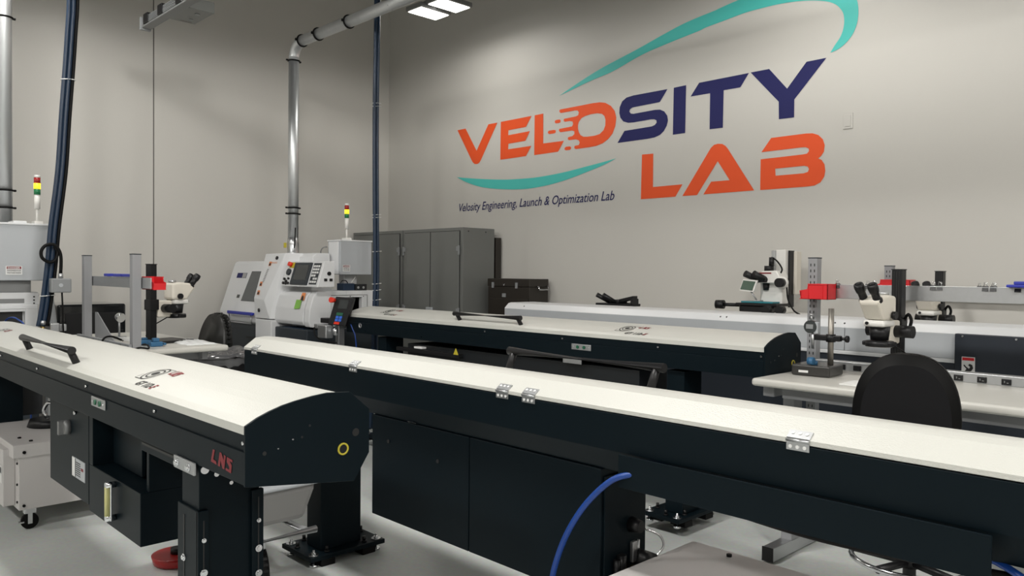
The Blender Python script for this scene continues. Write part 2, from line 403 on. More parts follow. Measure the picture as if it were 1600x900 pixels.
# ================================================================ LIGHTS
def led_fixture(x, y, z, label='', spot=True, watts=None, group=None):
    t = thing('ceiling_light', label, 'light', (x, y, z), group)
    for sx in (-.17, .17):
        MB().box((x + sx - .13, y - .20, z), (x + sx + .13, y + .20, z + .05), .008).build('housing', 'dull_alu', t)
        MB().box((x + sx - .11, y - .18, z - .006), (x + sx + .11, y + .18, z + .001), .002).build('diffuser', 'led_panel', t)
    MB().box((x - .2, y - .05, z + .05), (x + .2, y + .05, z + .12), .005).build('driver_box', 'dull_alu', t)
    MB().cyl((x, y, z + .12), (x, y, CZ), .006, n=8).build('hanger', 'dull_alu', t)
    if spot:
        ld = bpy.data.lights.new('lamp', 'SPOT'); ld.energy = (watts or SPOT_W) * 1.0; ld.color = LIGHT_COL
        ld.spot_size = math.radians(SPOT_ANGLE); ld.spot_blend = 0.06; ld.shadow_soft_size = 0.22
        lo = bpy.data.objects.new('lamp', ld); COL.objects.link(lo); lo.parent = t; lo.location = (0, 0, -.03)
        k = (watts or SPOT_W) / SPOT_W
        la = bpy.data.lights.new('lamp', 'AREA'); la.shape = 'RECTANGLE'; la.size = .56; la.size_y = .36; la.energy = DOWN_W * (k if k > .3 else k * 1.5); la.color = LIGHT_COL
        lb = bpy.data.objects.new('lamp', la); COL.objects.link(lb); lb.parent = t; lb.location = (0, 0, -.02)
    return t
for i, (x, y, w) in enumerate(LIGHT_SPOTS):
    led_fixture(x, y, LIGHT_Z, watts=w or None, label='twin-panel hanging lamp above the picture, lighting the machines', group='hanging lamps out of view')
led_fixture(-6.43, 5.12, 4.2, 'lit twin-panel lamp hanging near the corner above the grey cabinets', spot=True, watts=28)

# ================================================================ BAR FEEDERS
# cross-section of the lid, y from the front edge, z above the floor
LIDP = [(0.0, 1.045), (0.0, 1.069), (.022, 1.082), (.065, 1.0965), (.105, 1.108), (.145, 1.1165), (.20, 1.1245), (.245, 1.1295), (.269, 1.1305), (.300, 1.128), (.322, 1.125), (.387, 1.078), (.387, 1.06)]
def lid_z(y):
    for (a, za), (b, zb) in zip(LIDP[1:-1], LIDP[2:]):
        if a <= y <= b and b > a: return za + (zb - za) * (y - a) / (b - a)
    return LIDP[1][1]
def on_lid(me, x, y, name, m, par):
    """wrap a flat drawing on the curved lid: drawing x runs along the machine, y across the lid"""
    for v in me.vertices:
        yy = y + v.co.y; v.co = Vector((x + v.co.x, yy, lid_z(yy) + 0.0018))
    return MB().mesh(me).build(name, m, par)
def ellipse(cx, cy, a, b, n=40): return [(cx + a * math.cos(2 * PI * k / n), cy + b * math.sin(2 * PI * k / n)) for k in range(n)]
LNS = [  # three slanted stencil letters in a unit-high box
    [(0, .05), (.18, 1), (.36, 1), (.22, .28), (.48, .22), (.52, -.02)],
    [(.62, -.04), (.78, .98), (.92, 1.0), (1.12, .52), (1.14, .92), (1.30, .88), (1.18, -.12), (1.02, -.1), (.86, .42), (.80, -.06)],
    [(1.40, .86), (1.86, .78), (1.84, .60), (1.62, .64), (1.80, .38), (1.74, -.2), (1.28, -.12), (1.30, .06), (1.58, .0), (1.60, .2), (1.38, .5)]]
def lns_mesh(h):
    return poly_mesh([[(x * h, y * h) for x, y in r] for r in LNS])
def lid_badge(x, par):
    me = poly_mesh([ellipse(0, 0, .050, .054), ellipse(0, 0, .045, .048)] ); on_lid(me, x, .110, 'badge_ring', 'label_black', par)
    me = poly_mesh([ellipse(0, 0, .034, .036), ellipse(0, 0, .029, .030)] ); on_lid(me, x, .110, 'badge_ring', 'label_black', par)
    me = poly_mesh([ellipse(0, 0, .016, .016)] ); on_lid(me, x, .110, 'badge_ring', 'label_black', par)
    fr = MB().mesh(poly_mesh([[(-.062, -.054), (-.01, -.054), (-.01, -.0515), (-.059, -.0515), (-.059, -.02), (-.062, -.02)], [(.062, .054), (-.01, .054), (-.01, .0515), (.059, .0515), (.059, .03), (.062, .03)]]))
    me = bpy.data.meshes.new('q'); fr.bm.to_mesh(me); fr.bm.free()
    on_lid(me, x, .110, 'badge_frame', 'label_black', par)
    on_lid(lns_mesh(.042), x + .070, .125, 'badge_letters', 'logo_red', par)
    me = text_mesh('GT 112-', .040, shear=.3, bold=.0014); on_lid(me, x + .035, .022, 'badge_text', 'label_black', par)
    me = text_mesh('E', .040, shear=.3, bold=.0014); on_lid(me, x + .175, .022, 'badge_text', 'logo_red', par)

def bolt(mb, p, d, r=.008, h=.006):
    p = Vector(p); mb.cyl(p, p + Vector(d).normalized() * h * .4, r * 1.5, n=16); mb.cyl(p, p + Vector(d).normalized() * h, r, n=6)

def feeder(name, label, L, plate=True, handle=(-2.80, -1.98), handle_back=False, hinges=(), badges=(), screws=(), button=None, group=None, big_letters=False, W_=.387, hz=1.155):
    """authored with the end-plate end at x=0, front at y=0, running to x=-L"""
    t = thing(name, label, 'bar feeder', (0, 0, 0), group)
    # housing: front strip, front skirt, back wall, bottom
    b = MB()
    b.prism([(.004, 1.000), (.004, 1.047), (W_ - .004, 1.062), (W_, 1.062), (W_, .945), (.339, .868), (.30, .868), (.05, .905), (.004, .909)], 'x', -L + .004, -.004, .002)
    h = b.build('housing', 'navy_steel', t)
    s = MB().prism([(-.003, .907), (-.003, .998), (.003, .999), (.02, .999), (.02, .905)], 'x', -L + .006, -.006, .0015); s.build('front_skirt', 'navy_steel', t)
    # lid
    ld = MB()
    n = len(LIDP)
    ld.prism(LIDP[:-1] + [(W_, 1.066), (W_ - .01, 1.062), (.012, 1.045)], 'x', -L, -.006 if plate else 0, 0)
    lid = ld.build('lid', 'cream_lid', t)
    for bd in badges: lid_badge(bd, lid)
    if handle:
        x0, x1 = handle; hy = .042; oy = -.024
        m = MB().tube([(x0 - .012, hy + oy, hz), (x1 + .012, hy + oy, hz)], .0172, n=18)
        hd = m.build('handle', 'black_plastic', t)
        for x in (x0 + .02, x1 - .02):
            p = (x + .012, hy, lid_z(hy) - .004)
            MB().cyl(p, (x, hy + oy, hz), .0155, .0145, n=14).build('handle_post', 'black_plastic', hd)
    if plate:
        P = [(-.006, .905), (-.006, 1.072), (.03, 1.091), (.066, 1.105), (.105, 1.117), (.145, 1.1255), (.20, 1.134), (.25, 1.139), (.325, 1.1345), (.394, 1.076), (.394, .942), (.341, .862)]
        ep = MB().prism(P, 'x', -.004, .006, .0015).build('end_plate', 'navy_steel', t)
        m = MB()
        m.lathe([(.0185, 0), (.0185, .004), (.0135, .004), (.0135, 0)], (.0062, .300, .966), (1, 0, 0)); m.build('yellow_ring', 'yellow', ep)
        MB().cyl((.006, .300, .966), (0.009, .300, .966), .013).build('plug', 'black_plastic', ep)
        m = MB()
        for (y, z) in ((.05, .99), (.19, 1.05), (.165, 1.02)): m.cyl((.006, y, z), (.0066, y, z), .006 if y < .1 else .0035, n=12); m.nx()
        m.cyl((.006, .345, 1.01), (.0066, .345, 1.01), .012, n=16); m.nx()
        m.build('hole', 'label_black', ep)
        m = MB()
        for (y, z) in ((.135, 1.018), (.09, .998)): m.cyl((.006, y, z), (.009, y, z), .0025, n=10); m.nx()
        m.build('rivet', 'chrome', ep)
    for x in screws:
        m = MB(); m.cyl((x, .004, 1.0215), (x, -.003, 1.0215), .0055, n=12); m.build('screw', 'chrome', t)
    if button is not None:
        x = button
        bp = MB().box((x - .082, -.009, .958), (x + .082, -.003, .996), .003).build('button_plate', 'alu', t)
        for k in (-.027, .027): MB().cyl((x + k, -.009, .977), (x + k, -.014, .977), .0105, n=20).build('button', 'green_button', bp)
        m = MB()
        for k in (-.065, .065): m.cyl((x + k, -.009, .977), (x + k, -.011, .977), .005, n=10); m.nx()
        m.build('rivet', 'chrome', bp)
    if big_letters:
        me = lns_mesh(.040); me.transform(Matrix.Scale(1.95, 4, (1, 0, 0)))
        decal(me, (-.222, -.003, .934), RY, UY, 'side_letters', 'logo_red', t, lift=.0012)
    for x in hinges:
        y = W_
        hg = MB()
        hg.box((x - .031, y, 1.048), (x + .031, y + .003, 1.070), .0008)
        # upper leaf lies on the lid's back slope
        d = Vector((0, .322 - .387, 1.125 - 1.078)).normalized(); nrm = Vector((0, .047, .065)).normalized()
        q0 = Vector((x, .387, 1.078)) + nrm * .0005
        vs = [q0 + Vector((sx * .031, 0, 0)) + d * a + nrm * c for c in (0, .003) for a in (0, .027) for sx in (-1, 1)]
        hg.hull(vs, [(0, 1, 3, 2), (4, 6, 7, 5), (0, 4, 5, 1), (2, 3, 7, 6), (0, 2, 6, 4), (1, 5, 7, 3)])
        hg.cyl((x - .031, y + .003, 1.074), (x + .031, y + .003, 1.074), .0042, n=12)
        ho = hg.build('hinge', 'steel', t)
        m = MB()
        for k in (-.019, 0, .019):
            m.cyl((x + k, y + .003, 1.058), (x + k, y + .005, 1.058), .0048, n=12); m.nx()
            c = q0 + Vector((k, 0, 0)) + d * .016 + nrm * .003; m.cyl(c, c + nrm * .002, .0046, n=12)
        m.build('hinge_screw', 'label_white', ho)
    return t

def post(t, x0, x1, y0, y1, px0, px1, py0, py1, top, dz=0.0):
    """floor post with a bolted plate, given in the feeder's own frame; dz = how far the machine is jacked up"""
    n0 = len(t.children)
    MB().box((x0, y0, .06), (x1, y1, top), .003).build('post', 'navy_steel', t)
    bp = MB().box((px0, py0, .034), (px1, py1, .058), .003).build('base_plate', 'navy_steel', t)
    cs = [(px0 + .035, py0 + .035), (px1 - .035, py0 + .035), (px0 + .035, py1 - .035), (px1 - .035, py1 - .035)]
    for (x, y) in cs:
        m = MB(); m.cyl((x, y, .0), (x, y, .085), .006, n=10); m.cyl((x, y, .058), (x, y, .062), .026, n=20); m.cyl((x, y, .062), (x, y, .072), .013, n=6)
        m.cyl((x, y, 0), (x, y, .012), .022, n=16)
        m.build('levelling_bolt', 'chrome', bp)
    for (x, y) in [(px0 + .035, py0 + .11), (px1 - .035, py0 + .11), (px0 + .035, py1 - .11), (px1 - .035, py1 - .11), (px1 - .11, py0 + .03), (px1 - .11, py1 - .03)]:
        m = MB(); m.cyl((x, y, .058), (x, y, .066), .014, n=16); m.cyl((x, y, .066), (x, y, .088), .009, n=10); m.build('anchor_bolt', 'black_plastic', bp)
    m = MB()
    for (y) in (py0 + .1, py1 - .1):
        for x in (px0 + .05, px1 - .05): m.box((x - .05, y - .04, .0), (x + .05, y + .04, .034), .003); m.nx()
    m.build('foot_pad', 'black_rubber', bp)
    if dz:
        for o in list(t.children)[n0:]:
            for q in [o] + list(o.children): q.data.transform(Matrix.Translation((0, 0, -dz)))

# ---- feeder 1: left foreground, seen from its front right end
F1X, F1Y = -2.045, .970
f1 = feeder('bar_feeder', 'cream-lidded dark bar feeder in the left foreground showing its end plate with a yellow ring', 4.25,
            handle=(-2.545, -1.71), hz=1.145, badges=(-.98, -3.60), screws=(-.02, -.685, -1.44, -2.196, -2.95, -3.7), button=-1.258, group=None, big_letters=True)
A = F1X; B = F1Y
def L1(x, y, z): return (x - F1X, y - F1Y, z)
# front leg with slotted adjusting sleeve
lg = MB().box(L1(-2.505, .975, 0.02), L1(-2.372, 1.17, .905), .003).build('leg', 'navy_steel', f1)
sl = MB()
sl.box(L1(-2.518, .966, 0.01), L1(-2.362, 1.0, .765), .003)
sl.box(L1(-2.372, .966, 0.01), L1(-2.358, 1.0, .765), .002)
sl.box(L1(-2.376, 1.138, 0.01), L1(-2.358, 1.178, .80), .003)
slo = sl.build('leg_sleeve', 'navy_steel', lg)
m = MB()
m.box(L1(-2.468, .9645, .42), L1(-2.460, .967, .735)); m.nx(); m.box(L1(-2.3585, .981, .42), L1(-2.3572, .985, .735)); m.nx()
m.box(L1(-2.3585, 1.158, .50), L1(-2.3572, 1.162, .775))
m.build('sleeve_slot', 'label_black', lg)
m = MB()
for p, d in ((L1(-2.357, .983, .675), (1, 0, 0)), (L1(-2.357, .983, .575), (1, 0, 0)), (L1(-2.357, 1.160, .70), (1, 0, 0)), (L1(-2.357, 1.160, .61), (1, 0, 0)), (L1(-2.357, 1.160, .53), (1, 0, 0)), (L1(-2.464, .966, .60), (0, -1, 0))):
    big = abs(p[2] - .675) > .01 and abs(p[2] - .70) > .01
    m.cyl(p, Vector(p) + Vector(d) * .003, .0115 if big else .007, n=18); m.cyl(p, Vector(p) + Vector(d) * .008, .0075 if big else .005, n=6); m.nx()
m.build('bolt', 'chrome', lg)
m = MB()
m.cyl(L1(-2.371, .99, .888), L1(-2.364, .99, .888), .0125, n=20); m.nx(); m.cyl(L1(-2.371, 1.028, .868), L1(-2.368, 1.028, .868), .008, n=16); m.nx(); m.cyl(L1(-2.371, 1.075, .833), L1(-2.369, 1.075, .833), .006, n=16)
m.build('bolt', 'chrome', lg)
br = MB().box(L1(-2.53, .958, .873), L1(-2.372, .966, .912), .002).build('clamp_plate', 'alu', f1)
m = MB()
for x in (-2.50, -2.41): bolt(m, L1(x, .958, .892), (0, -1, 0), .008, .01); m.nx()
m.build('bolt', 'chrome', br)
post(f1, *(-4.0, -3.86), .1, .3, -4.06, -3.80, .0, .42, .89)
# hanging cabinets below
MB().box(L1(-6.22, 1.02, .52), L1(-5.98, 1.40, .867), .003).build('oil_reservoir', 'navy_dark', f1)
ca = MB().box(L1(-4.14, 1.0, .516), L1(-3.555, 1.26, .905), .003).build('control_cabinet', 'navy_steel', f1)
m = MB(); m.cyl(L1(-3.835, 1.0, .80), L1(-3.835, .975, .80), .033, .029, n=24); m.box(L1(-3.845, .955, .770), L1(-3.825, .978, .83), .003); m.build('rotary_switch', 'dull_alu', ca)
nl = MB().box(L1(-3.78, .9975, .598), L1(-3.60, 1.0005, .682), .0005).build('data_label', 'light_grey', ca)
MB().box(L1(-3.778, .9966, .600), L1(-3.738, .9978, .680)).build('label_field', 'label_white', nl)
MB().box(L1(-3.65, .9966, .640), L1(-3.62, .9978, .652)).build('label_logo', 'logo_red', nl)
m = MB()
for k in range(7): m.box(L1(-3.735 + .012, .9968, .61 + .009 * k), L1(-3.66, .9972, .614 + .009 * k))
m.box(L1(-3.735, .9968, .60), L1(-3.728, .9972, .68))
m.build('label_print', 'label_black', nl)
m = MB(); m.cyl(L1(-3.73, 1.0, .877), L1(-3.73, .99, .877), .008, n=12); m.build('lock', 'chrome', ca)
cb = MB()
cb.box(L1(-3.548, 1.0, .495), L1(-2.95, 1.28, .690), .003)
cb.box(L1(-3.548, 1.0, .690), L1(-3.50, 1.28, .905), .002); cb.box(L1(-3.50, 1.24, .690), L1(-2.95, 1.28, .905), .002)
cb.box(L1(-2.975, 1.03, .690), L1(-2.95, 1.28, .905), .002)
co = cb.build('oil_tank', 'navy_steel', f1)
MB().box(L1(-3.47, 1.07, .70), L1(-3.14, 1.085, .90), .002).build('inner_panel', 'navy_steel', co)
MB().box(L1(-3.36, 1.067, .865), L1(-3.27, 1.071, .885), .002).build('panel_slot', 'label_black', co)
g = MB().box(L1(-3.232, .975, .535), L1(-3.198, .982, .680), .004).build('level_gauge', 'chrome', co)
MB().cyl(L1(-3.215, .968, .555), L1(-3.215, .968, .665), .009, n=14).build('gauge_tube', 'pale_yellow', g)
m = MB()
for z in (.545, .672): m.cyl(L1(-3.215, 1.0, z), L1(-3.215, .962, z), .012, n=14); m.nx()
m.build('gauge_nut', 'chrome', g)
sb = MB().box(L1(-2.95, 1.0, .905), L1(-2.53, 1.02, .850), .002).build('side_rail', 'navy_steel', f1)
MB().box(L1(-2.93, .9985, .873), L1(-2.56, 1.0002, .882)).build('rail_slot', 'label_black', sb)
place(f1, (F1X, F1Y, 0))

# ---- feeder 3: far one, same model, next to the far lathe
F3X, F3Y, F3Z = -2.047, 3.83, .045
f3 = feeder('bar_feeder', 'cream-lidded dark bar feeder farther back, running from the white lathe to the right workbench', 4.05,
            handle=(-2.56, -1.86), badges=(-.99, -3.55), screws=(-.022, -.68, -1.44, -2.20, -2.95, -3.75), button=-1.27, hz=1.135)
m = MB().lathe([(.022, 0), (.022, .006), (.014, .006), (.014, 0)], (-3.82, -.004, .975), (0, -1, 0)); m.build('key_ring', 'chrome', f3)
post(f3, -.635, -.515, .03, .21, -.735, -.475, -.065, .355, .89, F3Z)
post(f3, -3.6, -3.48, .03, .21, -3.68, -3.42, -.065, .355, .89, F3Z)
cx = MB()
cx.box((-3.2, .05, .42), (-.85, .34, .862), .003); cx.build('control_cabinet', 'navy_dark', f3)  # long dark block added to fill the shadowed space under this feeder
m = MB().box((-1.43, -.004, .865), (-1.27, 0.004, .900), .002); m.build('clamp_plate', 'alu', f3)
m = MB().box((-3.3, .005, .80), (-2.5, .049, .83), .003); m.build('cable_tray', 'black_plastic', f3)
m = MB().box((-3.05, .0, .835), (-2.95, .049, .85), .002); m.build('cable_clip', 'label_white', f3)
wl = decal(poly_mesh([[(-.03, 0), (.03, 0), (0, .052)]]), (-2.49, .0, .83), RY, UY, 'warning_triangle', 'yellow', f3, lift=.03)
place(f3, (F3X, F3Y, F3Z))

# ---- feeder 2: long middle one, turned round so the hinged back faces us
F2X, F2Y = -4.10, 2.317
f2 = feeder('bar_feeder', 'long cream-lidded dark bar feeder crossing the picture, its hinged back towards us', 4.5, plate=False,
            handle=(-2.48, -1.717), hz=1.168, hinges=(-.125, -1.085, -2.057, -2.189, -3.164), badges=())
# world = root - local  (turned half a circle)
def L2(x, y, z): return (F2X - x, F2Y - y, z)
post(f2, *sorted((L2(-3.70, 0, 0)[0], L2(-3.56, 0, 0)[0])), *sorted((L2(0, 2.09, 0)[1], L2(0, 2.33, 0)[1])), *sorted((L2(-3.80, 0, 0)[0], L2(-3.50, 0, 0)[0])), *sorted((L2(0, 2.0, 0)[1], L2(0, 2.445, 0)[1])), .89)
post(f2, -4.3, -4.16, .0, .24, -4.36, -4.10, -.1, .34, .89)
c = MB().box(L2(-2.925, 1.972, .425), L2(-2.272, 2.21, .866), .003).build('cabinet_door', 'navy_steel', f2)
c = MB().box(L2(-2.268, 1.972, .425), L2(-1.62, 2.21, .866), .003).build('cabinet_door', 'navy_steel', f2)
sidep = MB().box(L2(-1.62, 1.985, .425), L2(-1.612, 2.205, .84), .002).build('cabinet_side', 'navy_steel', f2)
m = MB()
for x, z in ((-2.80, .765), (-2.46, .74)): m.cyl(L2(x, 1.973, z), L2(x, 1.968, z), .008, n=12); m.nx()
m.build('door_plug', 'label_black', f2)
m = MB().box(L2(-2.66, 1.968, .868), L2(-2.60, 1.974, .874)); m.build('door_catch', 'chrome', f2)
m = MB().box(L2(-1.494, 1.90, .846), L2(-.487, 1.906, .946), .001).box(L2(-1.494, 1.906, .846), L2(-.487, 1.93, .85)); m.build('guard_panel', 'navy_steel', f2)
m = MB().tube([L2(-1.35, 1.99, .85), L2(-1.15, 1.99, .83), L2(-.9, 1.99, .818), L2(-.6, 1.99, .83), L2(-.3, 1.99, .85)], .011, sub=5); m.build('sagging_cable', 'black_rubber', f2)
f2.location = (F2X, F2Y, 0); f2.rotation_euler = (0, 0, PI)
# fittings on the cabinet's right side, below the feeder
def fit(name, mb, m): return mb.build(name, m, f2)
vf = MB()
vf.cyl(L2(-1.612, 2.125, .655), L2(-1.570, 2.125, .655), .026, .020, n=18); fit('gauge_knob', vf, 'black_plastic')
vf = MB(); vf.cyl(L2(-1.60, 2.14, .545), L2(-1.555, 2.185, .53), .03, .024, n=18); fit('pressure_cap', vf, 'black_plastic')
vf = MB(); vf.tube([L2(-1.572, 2.145, .645), L2(-1.545, 2.19, .62), L2(-1.54, 2.21, .58), L2(-1.556, 2.19, .545)], .004, sub=6); fit('braided_tube', vf, 'chrome')
vf = MB(); vf.cyl(L2(-1.60, 2.06, .50), L2(-1.60, 2.06, .57), .016, n=14).cyl(L2(-1.60, 2.035, .50), L2(-1.60, 2.035, .56), .012, n=14); fit('filter_bowl', vf, 'black_plastic')
vf = MB(); vf.box(L2(-1.61, 2.115, .53), L2(-1.595, 2.14, .60), .003).cyl(L2(-1.60, 2.15, .52), L2(-1.60, 2.15, .60), .005, n=10); fit('sight_bracket', vf, 'steel')
vf = MB()
for (y, z) in ((2.0, .475), (2.07, .488), (2.13, .505)):
    vf.cyl(L2(-1.612, y, z), L2(-1.575, y, z), .014, n=8); vf.cyl(L2(-1.59, y, z - .03), L2(-1.59, y, z + .012), .010, n=12); vf.nx()
fit('brass_fitting', vf, 'brass')
vf = MB(); vf.box(L2(-1.61, 2.0, .440), L2(-1.57, 2.14, .465), .004); fit('manifold', vf, 'black_plastic')
# blue air hose looping out from under the guard panel
h = MB().tube([(-1.30, 1.97, .885), (-1.40, 1.93, .895), (-1.49, 1.89, .877), (-1.575, 1.87, .80), (-1.64, 1.855, .705), (-1.69, 1.85, .60), (-1.72, 1.85, .49), (-1.72, 1.86, .36), (-1.70, 1.9, .2), (-1.6, 2.0, .06), (-1.35, 2.2, .02)], .0095, n=14, sub=6)
solo(h, 'air_hose', 'blue_hose', 'blue air hose curving down in front of the long feeder\'s lower cabinet', 'hose')
h = MB().tube([(-.75, 2.15, .80), (-.62, 2.06, .86), (-.50, 1.99, .865), (-.42, 1.96, .845), (-.30, 1.95, .82), (-.1, 1.98, .70), (0.05, 2.0, .4), (.1, 2.05, .02)], .0085, n=14, sub=6)
solo(h, 'air_hose', 'blue_hose', 'blue air hose at the lower right edge, right of the guard panel\'s end', 'hose')

# ---- feeder 4: all-white one in front of the wall bench
f4 = thing('bar_feeder', 'white and pale grey bar feeder along the wall benches, dark slate panel at right', 'bar feeder', (-5.18, 4.88, 0))
MB().prism([(4.905, 1.172), (4.955, 1.218), (4.99, 1.224), (5.27, 1.224), (5.30, 1.20), (5.30, 1.172)], 'x', -5.18, .6, .004).build('lid', 'white_paint', f4)
MB().box((-5.175, 4.905, 1.03), (-2.09, 5.29, 1.172), .003).build('side_panel', 'light_grey', f4)
MB().box((-2.087, 4.905, 1.03), (.6, 5.29, 1.172), .003).build('side_panel', 'light_grey', f4)
MB().box((-5.18, 4.885, 1.008), (.6, 5.29, 1.0295), .004).build('ledge', 'white_paint', f4)
MB().box((-5.17, 4.90, .55), (.6, 5.28, 1.008), .003).build('base_trough', 'f4_slate', f4)
dp = MB().box((-1.45, 4.862, .86), (.55, 4.905, 1.178), .004).build('front_panel', 'f4_slate', f4)
m = MB()
for x in (-1.41, -1.15, -.89): m.cyl((x, 4.862, 1.165), (x, 4.857, 1.165), .006, n=12); m.nx()
m.build('screw', 'chrome', dp)
m = MB()
for x in (-2.98, -2.93, -2.16, -2.10, -4.95): m.cyl((x, 4.935, 1.195), (x, 4.930, 1.1985), .006, n=10); m.nx()
m.build('screw', 'chrome', f4)
m = MB()
for x in (-2.27, -1.75): m.cyl((x, 4.885, 1.0), (x, 4.87, 1.0), .008, n=12); m.nx()
m.build('knob', 'chrome', f4)
for x in (-4.8, -2.7, -.3):
    MB().box((x - .08, 4.98, .02), (x + .08, 5.22, .55), .004).build('leg', 'f4_slate', f4)
    MB().box((x - .14, 4.93, 0), (x + .14, 5.27, .02), .003).build('foot', 'f4_slate', f4)
lb = MB().box((-1.412, 4.859, .955), (-1.345, 4.863, 1.052), .001).build('warning_label', 'label_white', dp)
MB().box((-1.408, 4.8575, 1.032), (-1.349, 4.8592, 1.048)).build('label_band', 'red', lb)
decal(poly_mesh([[(.012, .014), (.028, .010), (.046, .018), (.055, .034), (.050, .052), (.036, .058), (.030, .048), (.040, .040), (.034, .030), (.020, .040), (.010, .052), (.006, .046), (.022, .028)]]), (-1.408, 4.859, .957), RY, UY, 'label_symbol', 'label_black', lb)
MB().box((-1.408, 4.8575, .957), (-1.349, 4.8592, .966)).build('label_band', 'label_black', lb)

# ================================================================ LATHES
def danger_label(t, o, r, u, w, h):
    """small white notice with a red headed band and three lines of print"""
    me = poly_mesh([[(0, 0), (w, 0), (w, h), (0, h)]]); lb = decal(me, o, r, u, 'danger_label', 'label_white', t, lift=.002)
    me = poly_mesh([[(w * .06, h * .64), (w * .94, h * .64), (w * .94, h * .94), (w * .06, h * .94)]]); decal(me, o, r, u, 'label_band', 'logo_red', lb, lift=.003)
    me = text_mesh('DANGER', h * .30, bold=.0004); decal(me, Vector(o) + Vector(r) * w * .12 + Vector(u) * h * .68, r, u, 'label_print', 'label_white', lb, lift=.004)
    for k, s in enumerate(('HAZARDOUS', 'VOLTAGE INSIDE')):
        me = text_mesh(s, h * .21, bold=.0004)
        wd = max(v.co.x for v in me.vertices); me.transform(Matrix.Scale(w * .84 / wd, 4, (1, 0, 0)))
        decal(me, Vector(o) + Vector(r) * w * .08 + Vector(u) * h * (.40 - .26 * k), r, u, 'label_print', 'label_black', lb, lift=.003)
    return lb
def stack_light(name, label, x, y, z, s=1.0):
    t = thing(name, label, 'signal lamp', (x, y, z))
    MB().box((x - .05 * s, y - .03 * s, z), (x + .05 * s, y + .03 * s, z + .022), .003).build('base', 'white_plastic', t)
    MB().cyl((x, y, z + .02), (x, y, z + .12 * s), .010 * s).build('stem', 'white_plastic', t)
    MB().cyl((x, y, z + .12 * s), (x, y, z + .235 * s), .021 * s).build('body', 'white_plastic', t)
    zz = z + .235 * s
    MB().cyl((x, y, zz), (x, y, zz + .045 * s), .0235 * s).build('green_lens', 'lamp_green', t)
    MB().cyl((x, y, zz + .045 * s), (x, y, zz + .09 * s), .0245 * s).build('amber_lens', 'lamp_amber', t, label='lit amber lens')
    MB().cyl((x, y, zz + .09 * s), (x, y, zz + .135 * s), .0235 * s).build('red_lens', 'lamp_red', t)
    MB().cyl((x, y, zz + .135 * s), (x, y, zz + .155 * s), .024 * s, .02 * s).build('cap', 'white_plastic', t)
    return t

l2 = thing('lathe', 'white bar lathe by the left wall with a control panel and slanted sliding door', 'machine', (-7.4, 4.2, 0))
MB().box((-8.25, 3.66, .06), (-6.50, 4.42, .95), .01).build('base', 'slate', l2)
m = MB()
for x in (-8.1, -7.4, -6.75):
    for y in (3.75, 4.33): m.cyl((x, y, 0), (x, y, .06), .04, n=12); m.nx()
m.build('levelling_foot', 'black_rubber', l2)
m = MB()
for z in (.80, .69, .58): m.box((-7.72, 3.652, z), (-7.50, 3.661, z + .014))
m.build('louvre', 'label_black', l2)
# rear housing
MB().prism([(3.84, .95), (3.84, 1.25), (3.86, 1.63), (3.90, 1.665), (4.04, 1.665), (4.06, 1.306), (4.42, 1.306), (4.42, .95)], 'x', -7.44, -6.74, .006).prism([(3.84, .95), (3.84, 1.306), (4.42, 1.306), (4.42, .95)], 'x', -6.74, -6.60, .004).prism([(3.87, .95), (3.87, 1.50), (4.40, 1.50), (4.40, .95)], 'x', -8.28, -7.44, .006).build('housing', 'white_paint', l2)
# sliding door with window
dr = MB().prism([(3.69, .935), (3.635, .965), (3.63, 1.06), (3.80, 1.57), (3.83, 1.59), (3.86, 1.59), (3.86, .935)], 'x', -8.30, -7.38, .012, 3).build('sliding_door', 'white_paint', l2)
sl_ = Vector((0, 3.80 - 3.63, 1.57 - 1.06)).normalized()
def on_door(x, s, off=0.0): return Vector((x, 3.63, 1.06)) + sl_ * s + Vector((0, -sl_.z, sl_.y)) * off
nw = Vector((0, -sl_.z, sl_.y))
vs = [on_door(x, s, o) for o in (-.002, .004) for (x, s) in ((-7.865, .12), (-7.43, .12), (-7.43, .445), (-7.82, .445))]
MB().hull(vs, [(0, 1, 2, 3), (7, 6, 5, 4), (0, 4, 5, 1), (1, 5, 6, 2), (2, 6, 7, 3), (3, 7, 4, 0)]).build('window_pane', 'tinted_glass', dr)
vs = [on_door(x, s, o) for o in (-.002, .003) for (x, s) in ((-8.14, .37), (-7.92, .37), (-7.92, .425), (-8.14, .425))]
np_ = MB().hull(vs, [(0, 1, 2, 3), (7, 6, 5, 4), (0, 4, 5, 1), (1, 5, 6, 2), (2, 6, 7, 3), (3, 7, 4, 0)]).build('name_plate', 'navy_vinyl', dr)
vs = [on_door(x, s, o) for o in (-.002, .0035) for (x, s) in ((-8.01, .372), (-7.922, .372), (-7.922, .423), (-8.01, .423))]
MB().hull(vs, [(0, 1, 2, 3), (7, 6, 5, 4), (0, 4, 5, 1), (1, 5, 6, 2), (2, 6, 7, 3), (3, 7, 4, 0)]).build('plate_field', 'steel', np_)
vs = [on_door(x, s, o) for o in (-.002, .003) for (x, s) in ((-7.99, .15), (-7.93, .15), (-7.93, .185), (-7.99, .185))]
MB().hull(vs, [(0, 1, 2, 3), (7, 6, 5, 4), (0, 4, 5, 1), (1, 5, 6, 2), (2, 6, 7, 3), (3, 7, 4, 0)]).build('latch', 'screen_grey', dr)
hb = MB().box((-8.0, 3.575, 1.04), (-7.44, 3.60, 1.072), .008).box((-7.98, 3.59, 1.045), (-7.95, 3.64, 1.065)).box((-7.52, 3.59, 1.045), (-7.49, 3.64, 1.065)).build('handle_bar', 'blue_plastic', dr)
m = MB().tube([(-8.0, 3.60, 1.04), (-8.0, 3.61, .955), (-7.50, 3.61, .955), (-7.50, 3.60, 1.04)], .006); m.build('lower_handle', 'steel', dr)
